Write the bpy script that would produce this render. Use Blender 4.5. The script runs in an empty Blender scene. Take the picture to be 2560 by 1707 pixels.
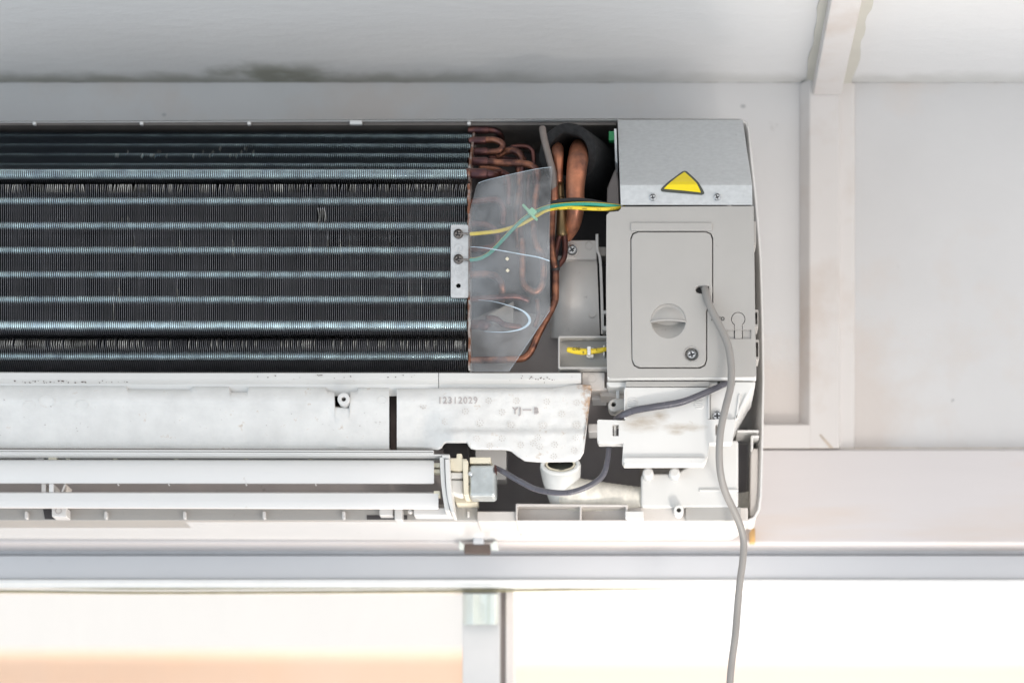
import bpy, bmesh, math, random
from mathutils import Vector, noise
from mathutils.geometry import delaunay_2d_cdt
random.seed(7)
R = math.radians
scene = bpy.context.scene
COL = scene.collection

# ------------------------------------------------------------------ camera, world, lights, exposure
S = 0.0003            # metres per photo pixel at the focus plane Y = 0
D = 1.8               # camera to focus plane
VX, VY = 1600.0, 2500.0
CAMX, CAMZ = (VX - 1280) * S, -(VY - 853.5) * S
cam_d = bpy.data.cameras.new('camera')
cam = bpy.data.objects.new('camera', cam_d)
COL.objects.link(cam)
cam.location = (CAMX, -D, CAMZ)
cam.rotation_euler = (R(90), 0, 0)
cam_d.sensor_width = 36.0
cam_d.lens = 36.0 * D / (2560 * S)
cam_d.shift_x = -(VX - 1280) / 2560.0
cam_d.shift_y = (VY - 853.5) / 2560.0
cam_d.clip_start, cam_d.clip_end = 0.05, 200
cam_d.dof.use_dof = True
cam_d.dof.focus_distance = D - 0.004
cam_d.dof.aperture_fstop = 2.9
scene.camera = cam

world = bpy.data.worlds.new('World')
scene.world = world
world.use_nodes = True
wn, wl = world.node_tree.nodes, world.node_tree.links
bg = wn['Background']
bg.inputs['Color'].default_value = (0.86, 0.93, 1.0, 1)
bg.inputs['Strength'].default_value = 0.76

def area(name, loc, target, size, power, color, shape='SQUARE', size_y=None):
    l = bpy.data.lights.new(name, 'AREA')
    l.energy, l.color, l.size, l.shape = power, color, size, shape
    if size_y: l.shape = 'RECTANGLE'; l.size_y = size_y
    o = bpy.data.objects.new(name, l); COL.objects.link(o)
    o.location = loc
    o.rotation_euler = (Vector(target) - Vector(loc)).to_track_quat('-Z', 'Y').to_euler()
    return o

area('window_bounce', (1.15, -1.05, -1.05), (0.15, 0.05, 0.0), 1.6, 15.5, (1.0, 0.90, 0.82))
area('street_bounce', (0.35, 0.7, -1.15), (0.12, 0.05, -0.18), 1.0, 22.0, (1.0, 0.94, 0.87))
area('left_opening', (-1.5, -1.3, -0.5), (-0.25, 0.05, 0.0), 1.2, 6.5, (0.60, 0.82, 1.0))
sp = bpy.data.lights.new('sunbeam', 'SPOT')
sp.energy, sp.color, sp.spot_size, sp.spot_blend, sp.shadow_soft_size = 50.0, (1.0, 0.94, 0.87), R(13.5), 0.7, 0.11
spo = bpy.data.objects.new('sunbeam', sp); COL.objects.link(spo)
spo.location = (0.62, -1.0, -1.25)
spo.rotation_euler = (Vector((0.12, 0.02, -0.15)) - Vector(spo.location)).to_track_quat('-Z', 'Y').to_euler()

area('street_daylight', (0.3, 0.9, 2.2), (0.3, 2.0, -0.3), 1.6, 80.0, (1.0, 0.98, 0.95))

scene.view_settings.view_transform = 'Standard'
scene.view_settings.look = 'None'
scene.view_settings.exposure = 0.22
scene.cycles.max_bounces = 8
scene.cycles.transparent_max_bounces = 12

# ------------------------------------------------------------------ helpers
def P(px, py, Y=0.0):
    k = S * (D + Y) / D
    return Vector((CAMX + (px - VX) * k, Y, CAMZ + (VY - py) * k))

def PZ(px, py, z):
    """the point of the level plane at height z that shows at a pixel"""
    k = (z - CAMZ) / (VY - py)
    return Vector((CAMX + (px - VX) * k, k / S * D - D, z))

WP = {}
def put(o, parent):
    COL.objects.link(o)
    w = Vector(o.location)
    if parent is not None:
        o.parent = parent
        o.location = w - WP[parent.name]
    WP[o.name] = w

def tag(o, label=None, cat=None, group=None, kind=None):
    if label: o['label'] = label
    if cat: o['category'] = cat
    if group: o['group'] = group
    if kind: o['kind'] = kind
    return o

def empty(name, loc, label, cat, group=None):
    o = bpy.data.objects.new(name, None)
    o.location = loc; o.empty_display_size = 0.02
    put(o, None)
    return tag(o, label, cat, group)

def circ(cx, cy, r, n=24, ry=None, a0=0, a1=360):
    ry = ry or r
    full = abs(a1 - a0) >= 360
    m = n if full else n - 1
    return [(cx + r * math.cos(R(a0 + (a1 - a0) * i / m)), cy - ry * math.sin(R(a0 + (a1 - a0) * i / m))) for i in range(n)]

def rrect(x0, y0, x1, y1, r, n=5):
    p = []
    for cx, cy, a in ((x1 - r, y0 + r, 90), (x0 + r, y0 + r, 180), (x0 + r, y1 - r, 270), (x1 - r, y1 - r, 360)):
        for i in range(n):
            t = R(a - 90 + 90 * i / (n - 1)) if False else R(a + 90 * i / (n - 1) - 0)
            p.append((cx + r * math.cos(t - R(0)), cy - r * math.sin(t)))
    # order corners: top right (0..90), top left (90..180), bottom left (180..270), bottom right (270..360)
    p = []
    for cx, cy, a in ((x1 - r, y0 + r, 0), (x0 + r, y0 + r, 90), (x0 + r, y1 - r, 180), (x1 - r, y1 - r, 270)):
        for i in range(n):
            t = R(a + 90 * i / (n - 1))
            p.append((cx + r * math.cos(t), cy - r * math.sin(t)))
    return p

def rect(x0, y0, x1, y1):
    return [(x1, y0), (x0, y0), (x0, y1), (x1, y1)]

def smooth(pts, n=8):
    """Catmull-Rom through points of any dimension"""
    out = []
    m = len(pts)
    for i in range(m - 1):
        p0 = pts[max(i - 1, 0)]; p1 = pts[i]; p2 = pts[i + 1]; p3 = pts[min(i + 2, m - 1)]
        for k in range(n):
            t = k / n
            out.append(tuple(0.5 * ((2 * b) + (-a + c) * t + (2 * a - 5 * b + 4 * c - d) * t * t + (-a + 3 * b - 3 * c + d) * t ** 3)
                             for a, b, c, d in zip(p0, p1, p2, p3)))
    out.append(tuple(pts[-1]))
    return out

def fill(loops, grid=0):
    """triangles of a polygon with holes; 2D loops, indices into the joined list"""
    pts = [Vector(p) for l in loops for p in l]
    ed, o = [], 0
    for l in loops:
        ed += [(o + i, o + (i + 1) % len(l)) for i in range(len(l))]; o += len(l)
    n0 = len(pts); extra = []
    if grid:
        x0, x1 = min(p.x for p in pts), max(p.x for p in pts); y0, y1 = min(p.y for p in pts), max(p.y for p in pts)
        st = max((x1 - x0), (y1 - y0)) / grid
        segs = [(Vector(l[i]), Vector(l[(i + 1) % len(l)])) for l in loops for i in range(len(l))]
        y = y0 + st * .5
        while y < y1:
            x = x0 + st * .5
            while x < x1:
                p = Vector((x + st * .13 * math.sin(y * 7919), y + st * .13 * math.sin(x * 7919)))
                ins = False; near = False
                for a, b in segs:
                    if (a.y > p.y) != (b.y > p.y) and p.x < (b.x - a.x) * (p.y - a.y) / (b.y - a.y) + a.x: ins = not ins
                    ab = b - a; t = max(0, min(1, (p - a).dot(ab) / max(1e-18, ab.length_squared)))
                    if (a + ab * t - p).length < st * .45: near = True; break
                if ins and not near: extra.append(p)
                x += st
            y += st
        pts = pts + extra
    k = 1.0 / max(1e-9, max(abs(p.x) for p in pts) + max(abs(p.y) for p in pts))
    v, e, f, ov, oe, of_ = delaunay_2d_cdt([p * k * 100 for p in pts], ed, [], 0, 1e-7)
    back = [x[0] if x else None for x in ov]
    out = []
    for t in f:
        idx = [back[i] for i in t]
        if None in idx or len(set(idx)) < 3: continue
        c = (pts[idx[0]] + pts[idx[1]] + pts[idx[2]]) / 3
        ins = False
        for l in loops:
            n = len(l)
            for i in range(n):
                (x0, y0), (x1, y1) = l[i], l[(i + 1) % n]
                if (y0 > c.y) != (y1 > c.y) and c.x < (x1 - x0) * (c.y - y0) / (y1 - y0) + x0: ins = not ins
        if ins: out.append(tuple(idx))
    return (out, extra) if grid else out

class MB:
    def __init__(s):
        s.v, s.f, s.m, s.holed = [], [], [], False
    def face(s, idx, mi=0):
        s.f.append(tuple(idx)); s.m.append(mi)
    def prism(s, loops3, back3, mi=0, front=True, back=True, close=True):
        """loops3: list of 3D loops (first outer, others holes); back3: the same loops displaced"""
        base = len(s.v)
        flat = [p for l in loops3 for p in l]
        flatb = [p for l in back3 for p in l]
        n = len(flat)
        s.v += flat + flatb
        if len(loops3) > 1:
            l2 = [[(p[0], p[2]) for p in l] for l in loops3]
            big = max(abs(p[0] - q[0]) for p in loops3[0] for q in loops3[0][:1]) > 0.03
            ft, extra = fill(l2, 22) if big else (fill(l2), [])
            bt = fill(l2)
            s.v += [Vector((e.x, flat[0][1], e.y)) for e in extra]
            for t in ft:
                if front: s.face([base + (i if i < n else i + n) for i in t], mi)
            for t in bt:
                if back: s.face([base + n + i for i in reversed(t)], mi)
        else:
            if front: s.face([base + i for i in range(n)], mi)
            if back: s.face([base + n + i for i in reversed(range(n))], mi)
        o = base
        for l in loops3:
            k = len(l)
            for i in range(k):
                j = (i + 1) % k
                s.face((o + i, o + n + i, o + n + j, o + j), mi)
            o += k
    def slab(s, pts, Y, depth, holes=(), mi=0, back=True):
        loops = [pts] + list(holes)
        if holes: s.holed = True
        l3 = [[P(x, y, Y) for x, y in l] for l in loops]
        b3 = [[p + Vector((0, depth, 0)) for p in l] for l in l3]
        s.prism(l3, b3, mi, back=back)
        return s
    def box(s, a, b, mi=0):
        x0, x1 = sorted((a[0], b[0])); y0, y1 = sorted((a[1], b[1])); z0, z1 = sorted((a[2], b[2]))
        f = [Vector((x1, y0, z1)), Vector((x0, y0, z1)), Vector((x0, y0, z0)), Vector((x1, y0, z0))]
        s.prism([f], [[p + Vector((0, y1 - y0, 0)) for p in f]], mi)
        return s
    def loft(s, rings, mi=0, closed=True, caps=True, cap0=True):
        base = len(s.v); n = len(rings[0])
        for r in rings: s.v += [Vector(p) for p in r]
        m = n if closed else n - 1
        for a in range(len(rings) - 1):
            for i in range(m):
                j = (i + 1) % n
                s.face((base + a * n + i, base + a * n + j, base + (a + 1) * n + j, base + (a + 1) * n + i), mi)
        if caps and closed:
            if cap0: s.face([base + i for i in range(n)][::-1], mi)
            s.face([base + (len(rings) - 1) * n + i for i in range(n)], mi)
        return s
    def tube(s, pts, r, sides=10, n=8, mi=0, flat=1.0, raw=False, rnd=True):
        """pts: (px, py, Y); r in photo pixels, one value or one per point"""
        if not isinstance(r, (list, tuple)): r = [r] * len(pts)
        d4 = [(*(P(*p) if not raw else p), rr * S) for p, rr in zip(pts, r)]
        d4 = smooth(d4, n) if n > 1 else d4
        c = [Vector(p[:3]) for p in d4]; rr = [p[3] for p in d4]
        rings = []
        t0 = (c[1] - c[0]).normalized()
        u = t0.orthogonal().normalized()
        if abs(t0.y) < 0.9: u = (Vector((0, 1, 0)) - t0 * t0.y).normalized()
        for i in range(len(c)):
            t = (c[min(i + 1, len(c) - 1)] - c[max(i - 1, 0)]).normalized()
            u = (u - t * u.dot(t)).normalized()
            w = t.cross(u)
            rings.append([c[i] + rr[i] * (u * math.cos(a) * flat + w * math.sin(a)) for a in (2 * math.pi * k / sides for k in range(sides))])
        if rnd:
            for end in (0, -1):
                t = (c[0] - c[1]).normalized() if end == 0 else (c[-1] - c[-2]).normalized()
                cc, ring, ra = c[end], rings[end], rr[end]
                ex = []
                for q in (0.5, 0.87):
                    ex.append([cc + (p - cc) * math.sqrt(1 - q * q) + t * ra * q * 0.6 for p in ring])
                rings = (ex[::-1] + rings) if end == 0 else (rings + ex)
        return s.loft(rings, mi)
    def lathe(s, px, py, Y, prof, sides=24, mi=0, cap0=True):
        """prof: list of (radius px, depth in metres away from the camera), turned about the Y axis"""
        c = P(px, py, Y)
        rings = [[c + Vector((r * S * math.cos(a), d, r * S * math.sin(a))) for a in (2 * math.pi * k / sides for k in range(sides))] for r, d in prof]
        return s.loft(rings, mi, cap0=cap0)
    def obj(s, name, mats, parent=None, bevel=0, seg=2, sm=True, label=None, cat=None, group=None, kind=None, angle=35):
        me = bpy.data.meshes.new(name)
        mn = Vector((min(p[0] for p in s.v), min(p[1] for p in s.v), min(p[2] for p in s.v)))
        mx = Vector((max(p[0] for p in s.v), max(p[1] for p in s.v), max(p[2] for p in s.v)))
        c = (mn + mx) / 2
        if parent is None: c.z = mn.z
        me.from_pydata([tuple(Vector(p) - c) for p in s.v], [], s.f)
        if not isinstance(mats, (list, tuple)): mats = [mats]
        for m in mats: me.materials.append(m)
        me.polygons.foreach_set('material_index', s.m)
        bm = bmesh.new(); bm.from_mesh(me)
        bmesh.ops.recalc_face_normals(bm, faces=bm.faces)
        lim = math.cos(R(angle))
        for f in bm.faces: f.smooth = sm
        for e in bm.edges:
            if len(e.link_faces) == 2 and e.link_faces[0].normal.dot(e.link_faces[1].normal) < lim: e.smooth = False
        bm.to_mesh(me); bm.free()
        o = bpy.data.objects.new(name, me)
        o.location = c
        if bevel and s.holed: me.polygons.foreach_set('use_smooth', [False] * len(me.polygons))
        if bevel:
            b = o.modifiers.new('bevel', 'BEVEL')
            b.width = bevel; b.segments = seg; b.limit_method = 'ANGLE'; b.angle_limit = R(40); b.harden_normals = False
            for e in me.edges: e.use_edge_sharp = False
            b.harden_normals = not s.holed
        put(o, parent)
        return tag(o, label, cat, group, kind)

def text_obj(body, px, py, Y, h_px, mat, parent, extrude=0.0002, name='lettering', sx=1.0, rot=0, spacing=1.0, align='LEFT', point=None, bold=0.0):
    cu = bpy.data.curves.new(name, 'FONT')
    cu.body = body; cu.size = h_px * S / 0.70; cu.extrude = extrude; cu.space_character = spacing
    cu.align_x = align; cu.align_y = 'BOTTOM_BASELINE'; cu.offset = bold
    t = bpy.data.objects.new(name, cu)
    COL.objects.link(t)
    bpy.context.view_layer.update()
    me = bpy.data.meshes.new_from_object(t.evaluated_get(bpy.context.evaluated_depsgraph_get()))
    bpy.data.objects.remove(t); 
    me.name = name
    me.materials.clear(); me.materials.append(mat)
    o = bpy.data.objects.new(name, me)
    o.location = P(px, py, Y) if point is None else point
    o.rotation_euler = (R(90), R(rot), 0)
    o.scale = (sx, 1, 1)
    put(o, parent)
    return o

# ------------------------------------------------------------------ materials
def mat(name, col, rough=0.5, metal=0.0, var=0.06, vscale=60, bump=0.0, bscale=600, dirt=None, dirt_amt=0.0, dscale=90, spec=0.5, stretch=(1, 1, 1), coat=0.0, col2=None, c2s=25, c2w=(0.45, 0.6), bdist=0.0004):
    m = bpy.data.materials.new(name); m.use_nodes = True
    N, L = m.node_tree.nodes, m.node_tree.links
    b = N['Principled BSDF']
    b.inputs['Roughness'].default_value = rough; b.inputs['Metallic'].default_value = metal
    b.inputs['Specular IOR Level'].default_value = spec
    b.inputs['Coat Weight'].default_value = coat; b.inputs['Coat Roughness'].default_value = 0.15
    tc = N.new('ShaderNodeTexCoord'); mp = N.new('ShaderNodeMapping'); mp.inputs['Scale'].default_value = stretch
    L.new(tc.outputs['Object'], mp.inputs['Vector'])
    def nz(sc, det=4, ro=0.55):
        n = N.new('ShaderNodeTexNoise'); n.inputs['Scale'].default_value = sc; n.inputs['Detail'].default_value = det; n.inputs['Roughness'].default_value = ro
        L.new(mp.outputs[0], n.inputs['Vector']); return n
    def ramp(src, a, bb, c0=(0, 0, 0, 1), c1=(1, 1, 1, 1)):
        r = N.new('ShaderNodeValToRGB'); r.color_ramp.elements[0].position = a; r.color_ramp.elements[1].position = bb
        r.color_ramp.elements[0].color = c0; r.color_ramp.elements[1].color = c1
        L.new(src, r.inputs[0]); return r
    def mix(fac, c1, c2):
        x = N.new('ShaderNodeMix'); x.data_type = 'RGBA'
        for s_, v in ((0, fac), (6, c1), (7, c2)):
            if hasattr(v, 'links') or isinstance(v, bpy.types.NodeSocket): L.new(v, x.inputs[s_])
            else: x.inputs[s_].default_value = v if s_ == 0 else (*v, 1)
        return x.outputs[2]
    n1 = nz(vscale)
    lo = tuple(c * (1 - var) for c in col); hi = tuple(min(1, c * (1 + var)) for c in col)
    c = ramp(n1.outputs['Fac'], 0.3, 0.7, (*lo, 1), (*hi, 1)).outputs[0]
    if col2 is not None:
        n3 = nz(c2s, 5, 0.6)
        c = mix(ramp(n3.outputs['Fac'], *c2w).outputs[0], c, col2)
    if dirt is not None and dirt_amt > 0:
        n2 = nz(dscale, 8, 0.7)
        d = ramp(n2.outputs['Fac'], 0.68 - dirt_amt * 0.25, 0.80)
        c = mix(d.outputs[0], c, dirt)
    L.new(c, b.inputs['Base Color'])
    rr = N.new('ShaderNodeMapRange'); rr.inputs['To Min'].default_value = max(0, rough - 0.07); rr.inputs['To Max'].default_value = min(1, rough + 0.09)
    L.new(n1.outputs['Fac'], rr.inputs['Value']); L.new(rr.outputs[0], b.inputs['Roughness'])
    if bump:
        nb = nz(bscale, 6, 0.6)
        bp = N.new('ShaderNodeBump'); bp.inputs['Strength'].default_value = min(1, bump); bp.inputs['Distance'].default_value = bdist
        L.new(nb.outputs['Fac'], bp.inputs['Height']); L.new(bp.outputs[0], b.inputs['Normal'])
    m['h'] = 1
    return m

BROWN = (0.16, 0.09, 0.05)
M = {}
M['plastic'] = mat('grey_beige_plastic', (0.405, 0.39, 0.37), 0.42, var=0.035, vscale=25, bump=0.06, bscale=1500, dirt=BROWN, dirt_amt=0.05, dscale=160)
M['white'] = mat('white_plastic', (0.68, 0.67, 0.65), 0.38, var=0.03, vscale=20, bump=0.08, bscale=500, dirt=(0.40, 0.33, 0.26), dirt_amt=0.10, dscale=70)
M['gloss'] = mat('glossy_white_plastic', (0.72, 0.705, 0.69), 0.18, var=0.02, vscale=14, bump=0.03, bscale=120, dirt=(0.5, 0.45, 0.4), dirt_amt=0.02, dscale=60)
M['pan'] = mat('beige_inner_plastic', (0.60, 0.56, 0.525), 0.5, var=0.07, vscale=40, bump=0.1, bscale=400, dirt=(0.14, 0.10, 0.08), dirt_amt=0.14, dscale=110)
M['dark_shade'] = mat('dark_shade_sheet', (0.055, 0.05, 0.052), 0.6, var=0.3, vscale=18, bump=0.3, bscale=60)
M['lining2'] = mat('grey_cavity_lining', (0.33, 0.305, 0.31), 0.55, var=0.2, vscale=14, bump=0.3, bscale=50)
M['duct'] = mat('dusty_duct_plastic', (0.36, 0.32, 0.305), 0.6, var=0.10, vscale=30, dirt=(0.08, 0.06, 0.05), dirt_amt=0.2, dscale=80)
M['foam'] = mat('white_styrofoam', (0.71, 0.70, 0.68), 0.75, var=0.07, vscale=60, bump=0.9, bscale=420, dirt=(0.42, 0.28, 0.16), dirt_amt=0.24, dscale=120, spec=0.25)
M['digits'] = mat('digit_shade_and_specks', (0.45, 0.41, 0.40), 0.8, var=0.15)  # shadow in the moulded digits given as colour; also colours dirt specks
M['foamdark'] = mat('seam_shade_and_specks', (0.12, 0.09, 0.08), 0.8, var=0.3)  # dark tone for the shaded foam seam, shared with mould and dirt specks
M['cream'] = mat('cream_plastic', (0.72, 0.66, 0.52), 0.42, var=0.05)
M['galv'] = mat('galvanised_steel', (0.555, 0.57, 0.575), 0.46, 0.40, var=0.07, vscale=260, bump=0.18, bscale=900, stretch=(1, 1, 1.6), dirt=(0.2, 0.2, 0.2), dirt_amt=0.015)
M['motor'] = mat('motor_can_metal', (0.50, 0.53, 0.53), 0.38, 0.55, var=0.15, vscale=90, bump=0.1, dirt=(0.36, 0.30, 0.20), dirt_amt=0.4, dscale=70)
M['steel'] = mat('screw_steel', (0.62, 0.64, 0.66), 0.28, 0.7, var=0.15, vscale=400)
M['recess'] = mat('shaded_screw_recess', (0.09, 0.09, 0.095), 0.5, 0.7, var=0.2)  # dark tone stands in for the shade inside the cross
M['oldsteel'] = mat('tarnished_screw_steel', (0.22, 0.20, 0.19), 0.35, 0.8, var=0.3, vscale=500, bump=0.3)
M['bracket'] = mat('scaled_zinc_bracket', (0.58, 0.59, 0.60), 0.5, 0.45, var=0.12, vscale=200, bump=0.6, bscale=500, dirt=(0.25, 0.10, 0.05), dirt_amt=0.22, dscale=260)
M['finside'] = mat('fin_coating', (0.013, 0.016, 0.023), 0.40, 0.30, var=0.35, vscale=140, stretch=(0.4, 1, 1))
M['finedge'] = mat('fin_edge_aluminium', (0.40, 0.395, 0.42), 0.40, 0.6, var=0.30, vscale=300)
M['finbent'] = mat('bent_fin_aluminium', (0.66, 0.65, 0.62), 0.36, 0.7, var=0.4, vscale=700)
M['collar'] = mat('blue_coated_collar', (0.62, 0.79, 0.90), 0.20, 0.6, var=0.25, vscale=120, dirt=(0.5, 0.42, 0.2), dirt_amt=0.05, dscale=50)
M['endplate'] = mat('rusty_end_plate', (0.45, 0.42, 0.40), 0.5, 0.5, var=0.2, vscale=200, col2=(0.22, 0.09, 0.05), c2s=70, c2w=(0.42, 0.55))
M['copper'] = mat('tarnished_copper', (0.38, 0.165, 0.10), 0.36, 0.8, var=0.3, vscale=90, bump=0.3, bscale=300, col2=(0.09, 0.045, 0.042), c2s=75, c2w=(0.40, 0.60))
M['copperlight'] = mat('bright_copper', (0.54, 0.22, 0.125), 0.40, 0.7, var=0.2, vscale=70, bump=0.3, bscale=150, col2=(0.17, 0.08, 0.06), c2s=55, c2w=(0.42, 0.68))
M['copperdark'] = mat('brown_copper', (0.18, 0.075, 0.06), 0.32, 0.75, var=0.3, vscale=90, bump=0.15, col2=(0.09, 0.045, 0.05), c2s=80)
M['brass'] = mat('dull_brass', (0.27, 0.19, 0.10), 0.35, 0.85, var=0.3, vscale=120, stretch=(3, 1, .5))
M['greypipe'] = mat('grey_capillary', (0.20, 0.17, 0.155), 0.5, 0.4, var=0.15, vscale=120, bump=0.2)
M['rubber'] = mat('black_foam_rubber', (0.025, 0.025, 0.026), 0.85, var=0.3, vscale=300, bump=0.7, bscale=900, spec=0.15)
M['black'] = mat('black_sheath', (0.02, 0.02, 0.022), 0.45, var=0.1)
M['print'] = mat('black_print', (0.015, 0.015, 0.015), 0.6, var=0.1)
M['yellow'] = mat('yellow_insulation', (0.80, 0.58, 0.03), 0.38, var=0.06, vscale=200)
M['green'] = mat('green_insulation', (0.02, 0.30, 0.22), 0.38, var=0.06, vscale=200)
M['tie'] = mat('pale_green_tie', (0.30, 0.70, 0.42), 0.4, var=0.05)
M['greyflat'] = mat('dark_grey_cable', (0.085, 0.083, 0.10), 0.26, var=0.1, vscale=60)
M['cable'] = mat('light_grey_cable', (0.27, 0.255, 0.24), 0.42, var=0.05, vscale=40)
M['hose'] = mat('white_ribbed_hose', (0.70, 0.70, 0.68), 0.45, var=0.05, dirt=(0.45, 0.3, 0.15), dirt_amt=0.1, dscale=60)
M['wrap'] = mat('woven_tape', (0.80, 0.76, 0.68), 0.8, var=0.14, vscale=160, bump=0.9, bscale=420, dirt=(0.25, 0.2, 0.15), dirt_amt=0.3, dscale=70)
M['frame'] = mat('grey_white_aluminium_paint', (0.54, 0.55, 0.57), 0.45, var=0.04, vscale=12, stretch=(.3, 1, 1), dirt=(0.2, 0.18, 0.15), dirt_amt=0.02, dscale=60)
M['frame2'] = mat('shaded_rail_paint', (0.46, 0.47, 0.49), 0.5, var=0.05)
M['framew'] = mat('white_frame_lip', (0.80, 0.80, 0.79), 0.35, var=0.03)
M['seal'] = mat('olive_seal', (0.30, 0.27, 0.17), 0.6, var=0.2)
M['mull'] = mat('mullion_paint', (0.66, 0.65, 0.64), 0.5, var=0.05, vscale=20, dirt=(0.3, 0.22, 0.15), dirt_amt=0.08, dscale=50)
M['mull2'] = mat('mullion_edge_paint', (0.72, 0.66, 0.62), 0.5, var=0.05, vscale=20)
M['brownmetal'] = mat('brown_clip_metal', (0.15, 0.115, 0.10), 0.4, 0.6, var=0.15)
M['peg'] = mat('pale_latch_metal', (0.74, 0.78, 0.73), 0.3, 0.35, var=0.05)
M['warn'] = mat('warning_yellow', (0.83, 0.64, 0.005), 0.4, var=0.05, vscale=80, dirt=(0.6, 0.35, 0.02), dirt_amt=0.04, dscale=200)
M['warnb'] = mat('warning_border', (0.055, 0.06, 0.05), 0.5, var=0.1)
M['green2'] = mat('green_connector', (0.03, 0.34, 0.12), 0.4, var=0.05)
M['trim'] = mat('wall_trim_paint', (0.64, 0.61, 0.59), 0.6, var=0.03, vscale=8, bump=0.15, bscale=150, col2=(0.55, 0.48, 0.43), c2s=9, c2w=(0.5, 0.7), dirt=(0.35, 0.27, 0.18), dirt_amt=0.04, dscale=40)
M['caulk'] = mat('yellowed_sealant', (0.54, 0.52, 0.46), 0.6, var=0.05, vscale=30, bump=0.3, bscale=100)
M['beam'] = mat('beam_paint', (0.60, 0.565, 0.56), 0.6, var=0.03, vscale=10, stretch=(.25, 1, 2), bump=0.12, bscale=90, col2=(0.60, 0.50, 0.43), c2s=7, c2w=(0.55, 0.75), dirt=(0.35, 0.28, 0.22), dirt_amt=0.03, dscale=35)
M['wood'] = mat('raw_wood_shim', (0.55, 0.33, 0.13), 0.7, var=0.3, vscale=100)

def wall_mat():
    m = mat('wall_paint', (0.60, 0.59, 0.585), 0.65, var=0.05, vscale=5, bump=0.5, bscale=110, bdist=0.0008, col2=(0.60, 0.555, 0.525), c2s=6, c2w=(0.5, 0.62), dirt=(0.30, 0.29, 0.26), dirt_amt=0.03, dscale=22)
    return m
M['wall'] = wall_mat()

def ceiling_mat():
    m = mat('ceiling_paint', (0.70, 0.695, 0.69), 0.42, var=0.03, vscale=5, bump=1.0, bscale=80, bdist=0.0008, stretch=(0.55, 1, 1), spec=0.6)
    N, L = m.node_tree.nodes, m.node_tree.links
    b = N['Principled BSDF']
    src = b.inputs['Base Color'].links[0].from_socket
    geo = N.new('ShaderNodeNewGeometry'); sep = N.new('ShaderNodeSeparateXYZ'); L.new(geo.outputs['Position'], sep.inputs[0])
    def mr(s_, a, bb, c=0.0, d=1.0):
        r = N.new('ShaderNodeMapRange'); r.interpolation_type = 'SMOOTHSTEP'
        for k, v in zip(('From Min', 'From Max', 'To Min', 'To Max'), (a, bb, c, d)): r.inputs[k].default_value = v
        L.new(s_, r.inputs['Value']); return r.outputs[0]
    def mul(a, bb, op='MULTIPLY'):
        x = N.new('ShaderNodeMath'); x.operation = op
        for k, v in ((0, a), (1, bb)):
            if isinstance(v, bpy.types.NodeSocket): L.new(v, x.inputs[k])
            else: x.inputs[k].default_value = v
        return x.outputs[0]
    n = N.new('ShaderNodeTexNoise'); n.inputs['Scale'].default_value = 34; n.inputs['Detail'].default_value = 7
    L.new(geo.outputs['Position'], n.inputs['Vector'])
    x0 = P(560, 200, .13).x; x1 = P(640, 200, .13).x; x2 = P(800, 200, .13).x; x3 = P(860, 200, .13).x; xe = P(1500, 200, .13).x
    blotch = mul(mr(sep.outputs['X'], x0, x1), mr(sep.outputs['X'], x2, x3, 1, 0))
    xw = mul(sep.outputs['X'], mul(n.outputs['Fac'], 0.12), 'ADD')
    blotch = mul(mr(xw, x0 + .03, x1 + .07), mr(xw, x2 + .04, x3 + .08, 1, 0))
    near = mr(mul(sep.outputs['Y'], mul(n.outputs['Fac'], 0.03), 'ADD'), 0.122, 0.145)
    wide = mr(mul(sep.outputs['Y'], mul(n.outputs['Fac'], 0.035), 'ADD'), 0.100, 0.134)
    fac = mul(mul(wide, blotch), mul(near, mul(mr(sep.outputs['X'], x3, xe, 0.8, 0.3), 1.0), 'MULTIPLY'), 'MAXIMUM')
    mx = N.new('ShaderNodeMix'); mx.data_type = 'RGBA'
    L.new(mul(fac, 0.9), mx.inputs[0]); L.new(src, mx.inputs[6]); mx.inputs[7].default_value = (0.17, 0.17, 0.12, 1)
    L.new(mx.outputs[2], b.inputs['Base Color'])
    return m
M['ceiling'] = ceiling_mat()

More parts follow.
